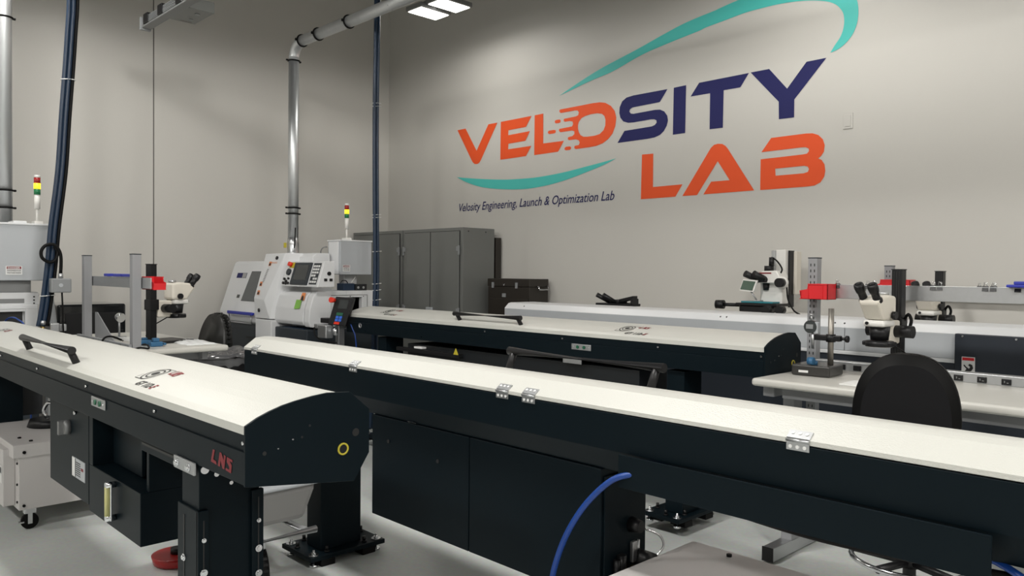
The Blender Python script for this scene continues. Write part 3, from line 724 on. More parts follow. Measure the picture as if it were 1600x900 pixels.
# cowl between door and console
V = [(-7.46, 3.74, 1.66), (-7.06, 3.74, 1.665), (-7.22, 3.60, 1.20), (-7.43, 3.60, 1.22),
     (-7.43, 3.61, 1.02), (-7.14, 3.62, 1.02), (-6.97, 3.90, 1.665), (-7.01, 3.86, 1.02), (-7.46, 3.86, 1.66), (-7.46, 3.86, 1.02)]
F = [(3, 2, 1, 0), (4, 5, 2, 3), (2, 5, 1), (1, 5, 7, 6), (0, 1, 6, 8), (8, 9, 4, 3, 0), (4, 9, 7, 5), (6, 7, 9, 8)]
cw = MB().hull(V, F, .006).build('cowl', 'white_paint', l2)
MB().box((-7.43, 3.615, .80), (-7.10, 3.86, 1.012), .008).build('cowl_foot', 'white_paint', l2)
def cowl_pt(u, s):   # u across from the left edge, s down the slope
    a = Vector(V[0]); d = (Vector(V[3]) - a).normalized(); r = (Vector(V[1]) - a).normalized(); return a + r * u + d * s
m = MB()
stick = [(.07, .16), (.06, .33), (.05, .40)]
cd_ = (Vector(V[3]) - Vector(V[0])).normalized()
for (u, s) in ((.13, .13), (.05, .34), (.045, .43)):
    me = poly_mesh([[(0, 0), (.05, 0), (.05, .045), (0, .045)]]); a = decal(me, cowl_pt(u, s), (1, 0, 0), -cd_, 'warning_label', 'label_orange', cw, lift=.003)
    me = poly_mesh([[(.006, .004), (.044, .004), (.040, .026), (.02, .034), (.008, .022)]]); decal(me, cowl_pt(u, s), (1, 0, 0), -cd_, 'label_symbol', 'label_black', a, lift=.004)
me = text_mesh('WARNING', .026); decal(me, cowl_pt(.17, .105), (1, 0, 0), -cd_, 'warning_text', 'label_orange', cw, lift=.003)
for k in range(9):
    me = poly_mesh([[(0, 0), (.04, 0), (.04, .005), (0, .005)]]); decal(me, cowl_pt(.12 - .004 * k, .17 + .016 * k), (1, 0, 0), -cd_, 'label_print', 'joint_dark', cw, lift=.003)
for p, n in ((cowl_pt(.27, .05), Vector((0, -1, .3))), (Vector((-7.33, 3.61, 1.10)), Vector((0, -1, 0)))):
    MB().cyl(p, p + n.normalized() * .012, .018, n=16).build('lock_knob', 'black_plastic', cw)
# control console
C = [(-7.03, 3.680, 1.345), (-6.35, 3.680, 1.345), (-6.35, 3.755, 1.584), (-7.03, 3.755, 1.584)]
nrm = (Vector(C[1]) - Vector(C[0])).cross(Vector(C[3]) - Vector(C[0])).normalized()
bk = [(-7.03, 3.86, 1.345), (-6.35, 3.86, 1.345), (-6.35, 3.86, 1.584), (-7.03, 3.86, 1.584)]
cs = MB().hull([*C, *bk], [(0, 1, 2, 3), (7, 6, 5, 4), (0, 4, 5, 1), (1, 5, 6, 2), (2, 6, 7, 3), (3, 7, 4, 0)], .006).build('control_panel', 'white_paint', l2)
cr_ = (Vector(C[1]) - Vector(C[0])).normalized(); cu_ = (Vector(C[3]) - Vector(C[0])).normalized()
cup = nrm.cross(cr_).normalized()
def cpt(u, v, o=0): return Vector(C[0]) + (Vector(C[1]) - Vector(C[0])) * u + (Vector(C[3]) - Vector(C[0])) * v + nrm * o
def cpanel(u0, u1, v0, v1, o, name, m, par):
    vs = [cpt(u, v, oo) for oo in (0, o) for (u, v) in ((u0, v0), (u1, v0), (u1, v1), (u0, v1))]
    return MB().hull(vs, [(0, 3, 2, 1), (4, 5, 6, 7), (0, 1, 5, 4), (1, 2, 6, 5), (2, 3, 7, 6), (3, 0, 4, 7)]).build(name, m, par)
sc = cpanel(.26, .72, .07, .93, .012, 'screen_bezel', 'slate', cs)
cpanel(.33, .66, .25, .84, .0135, 'screen', 'screen_grey', sc)
kb = cpanel(.76, .95, .10, .92, .003, 'keypad', 'slate', cs)
for r_ in range(6):
    for c_ in range(3):
        if (r_, c_) in ((1, 0), (2, 2)): continue
        u = .775 + c_ * .058; v = .16 + r_ * .12
        cpanel(u, u + .045, v, v + .075, .0055, 'key', 'label_white', kb)
me = cpt(.12, .86, 0)
cpanel(.10, .23, .73, .95, .003, 'estop_plate', 'yellow', cs)
MB().cyl(cpt(.14, .86, .003), cpt(.14, .86, .035), .022, n=20).build('emergency_button', 'red_button', cs)
MB().cyl(cpt(.14, .56, .002), cpt(.14, .56, .02), .032, n=24).build('hand_wheel', 'slate', cs)
m = MB()
for (u, v, r) in ((.07, .28, .012), (.13, .20, .012), (.07, .12, .013), (.14, .10, .012), (.20, .12, .013), (.18, .30, .010)): m.cyl(cpt(u, v, .002), cpt(u, v, .018), r, n=14); m.nx()
m.build('push_button', 'black_plastic', cs)
# side of the console
MB().cyl((-6.352, 3.80, 1.47), (-6.338, 3.80, 1.47), .018, n=18).build('key_switch', 'black_plastic', cs)
m = MB()
for y in (3.765, 3.82): m.box((-6.352, y - .014, 1.40), (-6.34, y + .014, 1.425), .002); m.nx()
m.build('socket', 'black_plastic', cs)
# lower rounded door
ld_ = MB().prism([(3.76, .975), (3.68, .985), (3.66, 1.02), (3.67, 1.14), (3.70, 1.26), (3.74, 1.297), (3.86, 1.30), (3.86, .975)], 'x', -7.12, -6.57, .008).build('spindle_door', 'white_paint', l2)
MB().prism([(3.76, .965), (3.68, .975), (3.665, 1.02), (3.675, 1.14), (3.71, 1.26), (3.75, 1.302), (3.90, 1.305), (3.90, .965)], 'x', -6.56, -6.47, .008).build('corner_post', 'white_paint', l2)
me = poly_mesh([[(0, 0), (.105, .004), (.11, .09), (.012, .088)]]); decal(me, (-6.74, 3.666, 1.135), (1, 0, 0), (0, .25, 1), 'green_note', 'green_note', ld_, lift=.006)
me = poly_mesh([[(0, 0), (.07, 0), (.07, .075), (0, .075)]]); a = decal(me, (-6.66, 3.688, 1.215), (1, 0, 0), (0, .35, 1), 'warning_label', 'label_orange', ld_, lift=.009)
me = poly_mesh([[(.01, .0), (.062, .0), (.05, .035), (.03, .052), (.012, .034)]]); decal(me, (-6.66, 3.688, 1.215), (1, 0, 0), (0, .35, 1), 'label_symbol', 'label_black', a, lift=.010)
# end face with an open bay
e = MB()
e.box((-6.62, 3.90, .965), (-6.545, 4.11, 1.305), .003).box((-6.62, 4.285, .965), (-6.545, 4.435, 1.305), .003)
e.box((-6.62, 4.11, 1.243), (-6.545, 4.285, 1.305), .001).box((-6.62, 4.11, .965), (-6.545, 4.285, 1.10), .001)
eo = e.build('end_panel', 'white_paint', l2)
m = MB().box((-6.543, 3.80, 1.262), (-6.541, 4.345, 1.266)).box((-6.543, 4.342, .97), (-6.541, 4.346, 1.262)).box((-6.543, 3.80, .97), (-6.541, 3.804, 1.262)); m.build('panel_joint', 'joint_dark', eo)
MB().box((-6.618, 4.11, 1.10), (-6.60, 4.285, 1.243)).build('bay', 'label_black', eo)
m = MB()
for (y, z) in ((4.15, 1.2505), (4.30, 1.2505)): m.cyl((-6.545, y, z), (-6.541, y, z), .005, n=10); m.nx()
m.build('screw', 'joint_dark', eo)
MB().box((-7.0, 3.68, .82), (-6.60, 3.90, .955), .004).build('under_tray', 'hose_navy', l2)
# upper electrical box, with vents and controller below
ub = thing('electrical_box', 'pale grey electrical box with a danger notice standing over the lathe beside the control panel', 'electrical box', (-6.70, 4.25, 1.46))
MB().box((-6.83, 4.075, 1.46), (-6.602, 4.432, 1.785), .006).build('body', 'light_grey', ub)
MB().box((-6.84, 4.068, 1.783), (-6.596, 4.438, 1.797), .003).build('lid', 'white_paint', ub)
MB().box((-6.80, 4.066, 1.465), (-6.63, 4.076, 1.78), .002).build('side_cover', 'white_paint', ub)
danger_label(ub, (-6.600, 4.10, 1.492), RX, UX, .082, .062)
m = MB().tube([(-6.84, 4.07, 1.60), (-6.87, 4.04, 1.63), (-6.87, 4.02, 1.68), (-6.85, 4.03, 1.72), (-6.82, 4.06, 1.73)], .006, sub=4); m.build('cable_loop', 'dull_alu', ub)
MB().box((-6.83, 4.20, 1.305), (-6.74, 4.35, 1.46), .002).build('bracket', 'white_paint', ub)
ct = thing('power_supply', 'small dark navy power supply unit lying on the lathe under the pale electrical box', 'box', (-6.64, 4.23, 1.305))
MB().box((-6.72, 4.11, 1.306), (-6.60, 4.235, 1.375), .004).build('case', 'hose_navy', ct)
MB().box((-6.70, 4.24, 1.306), (-6.59, 4.37, 1.368), .004).build('case', 'navy_dark', ct)
m = MB()
for y in (4.27, 4.33): m.cyl((-6.59, y, 1.335), (-6.587, y, 1.335), .012, n=14); m.nx()
m.build('socket', 'steel', ct)
m = MB().tube([(-6.70, 4.14, 1.375), (-6.70, 4.16, 1.40), (-6.70, 4.20, 1.40), (-6.70, 4.22, 1.375)], .005, sub=4); m.build('handle', 'black_plastic', ct)
m = MB().tube([(-6.62, 4.20, 1.37), (-6.63, 4.25, 1.42), (-6.68, 4.30, 1.45)], .004, sub=4); m.build('cable', 'white_plastic', ct)
stack_light('signal_tower', 'slim signal tower with lit amber lens on the electrical box of the far lathe', -6.69, 4.20, 1.797, .92)

# ---- near-left lathe, only its right end in view
l1 = thing('lathe', 'white bar lathe cut off by the left edge of the picture', 'machine', (-7.5, 1.3, 0))
MB().box((-8.3, .75, .06), (-6.93, 1.60, .90), .01).build('base', 'slate', l1)
m = MB()
for x in (-8.2, -7.05):
    for y in (.85, 1.5): m.cyl((x, y, 0), (x, y, .06), .04, n=12); m.nx()
m.build('levelling_foot', 'black_rubber', l1)
MB().box((-8.3, .75, .90), (-6.95, 1.60, 1.31), .008).build('housing', 'white_paint', l1)
e = MB()
e.box((-6.95, 1.0, 1.185), (-6.90, 1.585, 1.215), .002).box((-6.95, 1.50, .90), (-6.90, 1.585, 1.185), .002).box((-6.95, 1.0, 1.215), (-6.93, 1.60, 1.305), .003)
e.box((-6.95, 1.0, .90), (-6.90, 1.10, 1.185), .002).box((-6.95, 1.10, 1.165), (-6.905, 1.50, 1.185), .001)
e.build('end_panel', 'white_paint', l1)
MB().box((-6.952, 1.10, .92), (-6.94, 1.49, 1.165)).build('bay', 'label_black', l1)
m = MB()
for z in (1.275, 1.25, 1.225): m.cyl((-6.93, 1.565, z), (-6.926, 1.565, z), .006, n=10); m.nx()
m.build('screw', 'label_black', l1)
MB().box((-6.93, 1.12, 1.228), (-6.925, 1.50, 1.262), .002).build('recess', 'dull_alu', l1)
u1 = thing('electrical_box', 'pale grey electrical box with a danger notice at the left edge of the picture', 'electrical box', (-7.05, 1.3, 1.40))
MB().box((-7.25, .95, 1.40), (-6.90, 1.70, 1.825), .006).build('body', 'light_grey', u1)
MB().box((-7.26, .94, 1.823), (-6.893, 1.71, 1.838), .003).build('lid', 'white_paint', u1)
danger_label(u1, (-6.899, 1.372, 1.445), RX, UX, .108, .066)
MB().box((-7.15, 1.10, 1.31), (-6.95, 1.55, 1.40), .003).build('bracket', 'dull_alu', u1)
MB().cyl((-7.05, 1.34, 1.345), (-7.05, 1.40, 1.345), .03, n=16).build('cable_gland', 'black_plastic', u1)
MB().box((-7.15, 1.44, 1.838), (-6.98, 1.53, 1.858), .003).build('vent', 'white_paint', u1)
stack_light('signal_tower', 'slim signal tower with lit amber lens on the electrical box at the left edge', -7.0, 1.605, 1.838, .98)
m = MB().tube([(-6.95, 1.66, 1.40), (-6.94, 1.68, 1.2), (-6.95, 1.70, 1.0), (-6.96, 1.68, .5), (-6.97, 1.66, .02)], .03, sub=3)
solo(m, 'corrugated_conduit', 'mid_grey', 'grey corrugated conduit running down beside the left-edge lathe', 'conduit')

# ================================================================ DUCTS, HOSES, OVERHEAD RUNS
def clamp(t, p, d, r, s=1):
    p = Vector(p); d = Vector(d).normalized()
    u, v, _ = frame_of(d)
    m = MB(); m.lathe([(r + .001, -.008), (r + .012, -.004), (r + .012, .004), (r + .001, .008)], p, d)
    for q in (1, -1):
        c = p + u * q * (r + .02); m.cyl(c - v * .012, c + v * .012, .007, n=8); m.cyl(c - u * .012, c + u * .006, .009, n=8)
    return m.build('clamp', 'black_rubber' if s else 'steel', t)
# duct of the far lathe: riser, bend, long run towards us
R_ = .052
P0 = Vector((-7.30, 3.955, 1.665))
d2 = thing('exhaust_duct', 'galvanised exhaust duct rising from the far lathe, bending and running overhead to the right', 'duct', tuple(P0))
TOP = 3.78
riser = MB().cyl(P0, (-7.30, 3.955, TOP - .16), R_, n=28).build('riser', 'duct_metal', d2)
bend = [(-7.30 + .16 - .16 * math.cos(a), 3.955, TOP - .16 + .16 * math.sin(a)) for a in [PI / 2 * k / 12 for k in range(13)]]
MB().tube(bend, R_, n=28).build('elbow', 'duct_metal', d2)
MB().cyl((-7.14, 3.955, TOP), (-4.0, 3.955, TOP + .0), R_, n=28).build('run', 'duct_metal', d2)
MB().cyl((-4.0, 3.955, TOP), (1.5, 3.955, TOP), R_, n=28).build('run', 'duct_metal', d2)
for x in (-7.13, -6.82, -6.28, -4.0): clamp(d2, (x, 3.955, TOP), (1, 0, 0), R_)
for z in (TOP - .17, 2.13, 2.07): clamp(d2, (-7.30, 3.955, z), (0, 0, 1), R_)
m = MB().lathe([(R_ + .004, 0), (R_ + .016, .004), (R_ + .006, .012), (R_ + .006, .10), (R_ + .004, .16)], P0, (0, 0, 1)); m.build('collar', 'steel', d2)
m = MB().tube([P0 + Vector((.06, -.02, .06)), P0 + Vector((.09, -.03, .09)), P0 + Vector((.10, -.03, .26))], .006, n=8); m.build('damper_lever', 'black_rubber', d2)
m = MB().box(P0 + Vector((-.04, -.085, .06)), P0 + Vector((-.02, -.06, .11)), .003); m.build('damper_tag', 'yellow', d2)
m = MB()
for x in (-5.6, -3.0): m.tube([(x, 3.90, TOP - .02), (x, 3.955, TOP - .055), (x, 4.01, TOP - .02), (x, 3.97, TOP + .2), (x, 3.97, CZ)], .003, n=6); m.nx()
m.build('hanger_wire', 'steel', d2)
# duct of the near-left lathe, riser only
P1 = Vector((-7.4, 1.465, 1.838))
d1 = thing('exhaust_duct', 'galvanised exhaust duct rising along the left edge of the picture', 'duct', (-7.4, 1.465, 1.31))
MB().cyl((-7.4, 1.465, 1.31), (-7.4, 1.465, CZ), .056, n=28).build('riser', 'duct_metal', d1)
for z in (3.50, 2.12, 1.98): clamp(d1, (-7.4, 1.465, z), (0, 0, 1), .056)

def bundle(name, label, pts, offs, ties):
    t = thing(name, label, 'hose bundle', pts[-1])
    for (dx, dy, r, m_, nm) in offs:
        MB().tube([Vector(p) + Vector((dx, dy, 0)) for p in pts], r, n=12, sub=5).build(nm, m_, t)
    for k, z in enumerate(ties):
        # point on the run at that height
        q = None
        for a, b in zip(pts, pts[1:]):
            a, b = Vector(a), Vector(b)
            if b.z <= z <= a.z: q = a.lerp(b, (a.z - z) / (a.z - b.z))
        if q is None: continue
        cx_ = sum(o[0] for o in offs) / len(offs); cy_ = sum(o[1] for o in offs) / len(offs)
        ww = max(abs(o[1] - cy_) + o[2] for o in offs) + .002; wx = max(abs(o[0] - cx_) + o[2] for o in offs) + .002
        m = MB().tube([(q.x + cx_ + wx * math.cos(a), q.y + cy_ + ww * math.sin(a), z + .004 * math.sin(a)) for a in [2 * PI * j / 20 for j in range(20)]], .003, n=6, closed=True)
        m.build('cable_tie', 'label_white', t)
    return t
bundle('hose_bundle', 'navy and black air hose bundle hanging from the ceiling in front of the grey cabinets',
       [(-6.15, 4.16, CZ), (-6.15, 4.16, 4.0), (-6.15, 4.15, 3.0), (-6.15, 4.155, 2.2), (-6.15, 4.165, 1.5), (-6.15, 4.155, 1.0), (-6.16, 4.15, .4), (-6.2, 4.15, .02)],
       [(0, .0, .017, 'hose_navy', 'hose'), (.0, .033, .014, 'hose_navy', 'hose'), (-.02, .052, .006, 'black_rubber', 'cable')], (3.05, 3.02, 2.02, 1.995, 1.68, 1.38, 1.32, 1.23))
bundle('hose_bundle', 'navy and black air hose bundle hanging near the left edge behind the foreground feeder',
       [(-6.4, 1.74, CZ), (-6.4, 1.71, 3.8), (-6.4, 1.690, 3.2), (-6.4, 1.650, 2.6), (-6.4, 1.625, 2.2), (-6.4, 1.58, 1.8), (-6.4, 1.555, 1.5), (-6.4, 1.52, 1.2), (-6.4, 1.50, 1.08)],
       [(0, -.028, .016, 'hose_navy', 'hose'), (.0, .0, .017, 'hose_navy', 'hose'), (.0, .028, .012, 'black_rubber', 'hose'), (-.03, .012, .012, 'black_rubber', 'hose')], (2.87, 1.30))
vv = thing('valve_manifold', 'brass and nickel valve fittings at the foot of the left hose bundle', 'valve', (-6.4, 1.52, 0))
MB().cyl((-6.4, 1.50, .98), (-6.4, 1.50, 1.09), .016, n=8).build('brass_fitting', 'brass', vv)
MB().cyl((-6.4, 1.50, 1.09), (-6.4, 1.50, 1.12), .022, n=12).build('coupler', 'steel', vv)
MB().box((-6.44, 1.54, .98), (-6.36, 1.60, 1.10), .006).box((-6.42, 1.60, 1.04), (-6.38, 1.65, 1.09), .005).box((-6.42, 1.42, 1.0), (-6.38, 1.48, 1.05), .004).build('valve_body', 'steel', vv)
MB().cyl((-6.38, 1.60, .99), (-6.30, 1.69, .93), .014, n=12).build('regulator_stem', 'chrome', vv)
MB().cyl((-6.4, 1.55, 0), (-6.4, 1.55, .99), .018, n=12).build('stand_pipe', 'steel', vv)
# junction box on a post beside the bundle
jb = thing('junction_box', 'grey cast junction box on conduit beside the left navy hose bundle', 'junction box', (-6.30, 1.62, 1.31))
MB().box((-6.38, 1.535, 1.322), (-6.31, 1.665, 1.424), .008).build('box', 'mid_grey', jb)
MB().cyl((-6.31, 1.595, 1.375), (-6.305, 1.595, 1.375), .014, n=16).build('cover_plug', 'light_grey', jb)
MB().cyl((-6.345, 1.602, 1.424), (-6.345, 1.602, 1.46), .016, n=12).build('gland', 'alu', jb)
MB().tube([(-6.345, 1.602, 1.46), (-6.345, 1.605, 1.56), (-6.345, 1.595, 1.62), (-6.345, 1.560, 1.665), (-6.345, 1.510, 1.66), (-6.345, 1.480, 1.62), (-6.345, 1.485, 1.57), (-6.345, 1.530, 1.54), (-6.345, 1.570, 1.56), (-6.36, 1.585, 1.62), (-6.40, 1.570, 1.66)], .0115, n=12, sub=6).build('conduit', 'black_rubber', jb)
MB().tube([(-6.345, 1.610, 1.322), (-6.345, 1.615, 1.2), (-6.345, 1.620, 1.02), (-6.345, 1.650, .6), (-6.345, 1.680, .02)], .006, n=8, sub=4).build('cable', 'black_rubber', jb)

# overhead busway with plug-in boxes
bw = thing('busway', 'aluminium overhead busway with black couplings at the top left', 'busway', (-7.3, 2.5, 3.61))
MB().box((-7.28, 2.48, 3.615), (3.0, 2.56, 3.63), .002).box((-7.28, 2.485, 3.63), (3.0, 2.55, 3.70), .002).build('rail', 'dull_alu', bw)
m = MB()
for k in range(5): m.box((-7.25, 2.478, 3.636 + k * .013), (3.0, 2.486, 3.641 + k * .013))
m.build('rib', 'mid_grey', bw)
m = MB()
MB().box((-7.31, 2.47, 3.60), (-7.28, 2.56, 3.71), .002).build('end_cap', 'mid_grey', bw)
for x in (-7.22, -6.89, -6.50):
    MB().box((x, 2.47, 3.632), (x + .10, 2.50, 3.715), .003).build('coupling', 'black_plastic', bw)
m = MB()
for x in (-6.6, -4.0, -1.0, 2.0): m.cyl((x, 2.52, 3.70), (x, 2.52, CZ), .006, n=8); m.nx()
m.build('hanger_rod', 'steel', bw)
# second rail beside it and its tap-off box
tb = thing('tap_off_box', 'flat grey tap-off box hanging on the busway at the top of the picture', 'electrical box', (-6.9, 2.7, 3.70))
MB().box((-7.02, 2.60, 3.665), (-6.60, 2.84, 3.76), .006).build('box', 'cabinet_grey', tb)
m = MB()
m.cyl((-6.72, 2.74, 3.665), (-6.72, 2.74, 3.660), .022, n=18).cyl((-6.90, 2.76, 3.665), (-6.90, 2.76, 3.660), .016, n=18)
m.build('knockout', 'mid_grey', tb)
me = poly_mesh([[(0, 0), (.10, 0), (.10, .012), (0, .012)]]); decal(me, (-6.99, 2.80, 3.664), (0, -1, 0), (1, 0, 0), 'label', 'logo_red', tb, lift=.001)
MB().box((-7.00, 2.53, 3.67), (-6.62, 2.61, 3.74), .003).build('hook', 'mid_grey', tb)

# ================================================================ STORAGE AGAINST THE BACK WALL
def storage_cabinet(x0, x1, label):
    t = thing('storage_cabinet', label, 'cabinet', ((x0 + x1) / 2, 5.7, 0), 'tall grey storage cabinets')
    MB().box((x0, 5.47, .05), (x1, 5.93, 1.975), .004).build('body', 'cabinet_grey', t)
    m = MB()
    for x in (x0 + .05, x1 - .05):
        for y in (5.50, 5.86): m.box((x - .03, y - .03, 0), (x + .03, y + .03, .05)); m.nx()
    m.build('foot', 'black_plastic', t)
    xm = (x0 + x1) / 2
    for k, (a, b) in enumerate(((x0 + .045, xm - .002), (xm + .002, x1 - .045))):
        d = MB().box((a, 5.452, .10), (b, 5.472, 1.935), .003).build('door', 'cabinet_grey', t)
        hx = a if k == 0 else b; s = 1 if k == 0 else -1
        for z in (.35, 1.05, 1.72):
            g = MB().box((hx + s * .0, 5.438, z), (hx + s * .028, 5.452, z + .05), .003).box((hx - s * .02, 5.440, z - .04), (hx + s * .005, 5.452, z + .06), .003)
            g.build('hinge', 'mid_grey', d)
    MB().box((xm - .002, 5.449, .10), (xm + .002, 5.453, 1.935)).build('door_gap', 'label_black', t)
    MB().box((x0 + .043, 5.462, 1.935), (x1 - .043, 5.4705, 1.941)).build('door_gap', 'label_black', t)
    MB().box((x0 + .041, 5.462, .1), (x0 + .045, 5.4705, 1.935)).build('door_gap', 'label_black', t)
    MB().box((x1 - .045, 5.462, .1), (x1 - .041, 5.4705, 1.935)).build('door_gap', 'label_black', t)
    hd = MB().box((xm - .04, 5.42, 1.0), (xm + .055, 5.452, 1.10), .006).build('latch', 'light_grey', t)
    MB().box((xm - .005, 5.405, .99), (xm + .02, 5.42, 1.06), .004).build('latch_handle', 'chrome', hd)
    m = MB()
    for y in (5.55, 5.80): m.cyl((x1, y, 1.935), (x1 + .0015, y, 1.935), .008, n=12); m.nx()
    m.build('plug', 'label_black', t)
    return t
storage_cabinet(-7.50, -6.43, 'tall grey steel cabinet, the right-hand one of two, its side facing the toolbox')
storage_cabinet(-8.56, -7.515, 'tall grey steel cabinet in the corner, left-hand one of two, behind the lathe')
# rolling stand and machinist's chest
st = thing('roller_cabinet', 'dark brown roller cabinet under the machinist chest, beside the grey cabinets', 'cabinet', (-5.955, 5.860, 0))
MB().box((-6.315, 5.670, .12), (-5.635, 5.985, .99), .005).build('body', 'brown_steel', st)
for k in range(4): MB().box((-6.285, 5.660, .16 + k * .20), (-5.665, 5.672, .34 + k * .20), .003).build('drawer', 'brown_steel', st)
for x in (-6.255, -5.70):
    for y in (5.74, 5.92): MB().cyl((x - .015, y, .055), (x + .015, y, .055), .055, n=18).build('caster', 'black_rubber', st)
ch = thing('tool_chest', 'dark brown machinist tool chest with latches beside the tall grey cabinets', 'tool chest', (-5.955, 5.860, .99))
MB().box((-6.285, 5.710, .99), (-5.655, 5.985, 1.345), .005).build('body', 'brown_steel', ch)
ldd = MB().box((-6.290, 5.705, 1.347), (-5.650, 5.985, 1.43), .006).build('lid', 'brown_steel', ch)
for x in (-6.215, -5.855):
    MB().box((x, 5.695, 1.33), (x + .03, 5.707, 1.39), .002).build('latch', 'mid_grey', ch)
MB().cyl((-6.030, 5.706, 1.365), (-6.030, 5.698, 1.365), .009, n=12).build('lock', 'chrome', ch)
MB().box((-6.055, 5.698, 1.235), (-6.005, 5.711, 1.275), .003).build('lock_plate', 'mid_grey', ch)
MB().box((-6.255, 5.702, 1.0), (-5.685, 5.711, 1.22), .003).build('front_panel', 'brown_steel', ch)
MB().tube([(-5.655, 5.810, 1.36), (-5.620, 5.810, 1.35), (-5.615, 5.810, 1.32), (-5.615, 5.950, 1.32), (-5.620, 5.950, 1.35), (-5.655, 5.950, 1.36)], .007, n=8).build('side_handle', 'chrome', ch)
pg = MB().box((-6.56, 5.95, 0), (-6.425, 6.03, 1.88), .004)
solo(pg, 'steel_panel', 'brown_steel', 'narrow dark panel leaning behind the grey cabinet, left of the tool chest', 'panel')

# ================================================================ WORKBENCHES
def column(x, y, z0, z1, par, slots=True, mtl='bench_grey'):
    c = MB().box((x - .0275, y - .0275, z0), (x + .0275, y + .0275, z1), .002).build('column', mtl, par)
    MB().box((x - .029, y - .029, z1), (x + .029, y + .029, z1 + .006), .001).build('column_cap', 'slate', c)
    if slots:
        m = MB(); z = z1 - .03
        while z > z0 + .03:
            for dx in (-.011, .011): m.box((x + dx - .003, y - .0279, z - .016), (x + dx + .003, y - .027, z))
            z -= .034
        m.build('column_slot', 'label_black', c)
    return c
def bench_frame(t, x0, x1, y0, y1, ztop, legs, colx, coly, cz, mtl='bench_grey', slots=True):
    """y0 = user's edge, y1 = column edge (y0 may be the larger)"""
    ya, yb = min(y0, y1), max(y0, y1)
    MB().box((x0, ya, ztop - .04), (x1, yb, ztop), .016, 4).build('tabletop', 'laminate', t)
    MB().box((x0 + .12, ya + .1, ztop - .10), (x1 - .12, ya + .14, ztop - .04), .003).box((x0 + .12, yb - .14, ztop - .10), (x1 - .12, yb - .1, ztop - .04), .003).build('frame_rail', mtl, t)
    for x in legs:
        yc = (ya + yb) / 2
        lgo = MB().box((x - .03, yc - .05, .075), (x + .03, yc + .05, ztop - .10), .003).build('leg', mtl, t)
        MB().box((x - .03, ya + .1, ztop - .10), (x + .03, yb - .1, ztop - .04), .003).build('leg_bracket', mtl, lgo)
        MB().box((x - .03, ya + .12, .012), (x + .03, yb - .02, .082), .002).build('foot', 'steel', lgo)
        MB().box((x - .031, ya + .115, .010), (x + .031, ya + .121, .084), .001).build('foot_cap', 'black_plastic', lgo)
        m = MB()
        for y in (ya + .17, yb - .08): m.cyl((x, y, 0), (x, y, .012), .014, n=12); m.nx()
        m.build('glide', 'black_rubber', lgo)
    for x in colx: column(x, coly, .08 if slots else .3, cz, t, slots, mtl)
def red_bin(x0, x1, y0, y1, z0, z1, label, open_left=True, parent=None):
    t = thing('storage_bin', label, 'storage bin', ((x0 + x1) / 2, (y0 + y1) / 2, z0))
    w = .003; fx = x0 if open_left else x1; s = 1 if open_left else -1
    bx = x1 if open_left else x0
    m = MB()
    m.box((x0, y0, z0), (x1, y1, z0 + w)).box((bx - s * w, y0, z0), (bx, y1, z1))
    h = z1 - z0
    for y in (y0, y1 - w):
        P = [(fx + s * .02, z0), (bx, z0), (bx, z1), (fx + s * .05, z1), (fx + s * .045, z1 - h * .35), (fx, z1 - h * .45), (fx + s * .004, z0 + h * .25)]
        m.prism(P, 'y', y, y + w)
    m.box((fx + s * .006, y0, z0), (fx + s * .010, y1, z0 + h * .5))
    m.box((fx + s * .05, y0 - .004, z1 - .006), (bx, y0, z1), .001).box((fx + s * .05, y1, z1 - .006), (bx, y1 + .004, z1), .001)
    m.box((fx + s * .05, y0 - .003, z0), (fx + s * .054, y0, z1)).box((bx - s * .03, y0 - .003, z0), (bx - s * .026, y0, z1))
    m.build('bin_body', 'red', t)
    return t
def clip_(mb, x, y, z): pass
# --- right bench
wb = thing('workbench', 'white-topped workbench at right with a power strip and a grey upright holding a red bin', 'workbench', (-1.2, 4.0, 0))
bench_frame(wb, -2.035, -.32, 3.665, 4.40, .972, (-1.99, -.42), (-2.07, -.30), 4.44, 1.595)
ps = MB().box((-2.02, 4.345, .972), (-.36, 4.41, 1.021), .003).build('power_strip', 'alu', wb)
for x in (-1.862, -1.777, -1.69, -1.48, -1.275, -1.17, -1.065, -.96):
    o = MB().box((x - .021, 4.339, .977), (x + .021, 4.346, 1.007), .003).build('outlet', 'black_plastic', ps)
    if x > -1.3:
        m = MB(); m.box((x - .009, 4.338, .988), (x - .005, 4.3392, .998)); m.box((x + .002, 4.338, .986), (x + .010, 4.3392, .990)); m.build('outlet_slot', 'dull_alu', o)
MB().box((-2.03, 4.402, 1.368), (-.31, 4.412, 1.447), .002).box((-2.03, 4.402, 1.443), (-.31, 4.45, 1.447), .001).build('cross_beam', 'alu', wb)
red_bin(-2.088, -1.925, 4.29, 4.40, 1.362, 1.45, 'red plastic bin hanging on the nearer perforated upright above the dial stand')
def binder_clip(x, y, z, label, n=2):
    t = thing('binder_clip', label, 'binder clip', (x, y, z - .02), 'binder clips along the bench beam')
    MB().prism([(y - .006, z - .022), (y + .018, z - .022), (y + .008, z + .004), (y + .003, z + .004)], 'x', x - .014, x + .014).build('clamp', 'black_plastic', t)
    for s in (-1, 1):
        MB().tube([(x - .008, y + .005 + s * .003, z), (x - .004, y + .005 + s * .010, z + .022), (x + .004, y + .005 + s * .010, z + .022), (x + .008, y + .005 + s * .003, z)], .0012, n=6).build('wire_arm', 'chrome', t)
    return t
for i, x in enumerate((-1.752, -1.718, -1.42, -1.388, -1.18, -1.145, -1.04, -1.92)):
    binder_clip(x, 4.402, 1.448 if i != 6 else 1.447, 'small black binder clip gripping the top edge of the long bench beam')
bb = MB().box((-1.08, 4.36, 1.448), (-.70, 4.44, 1.462), .004).box((-1.05, 4.365, 1.462), (-.74, 4.43, 1.478), .004)
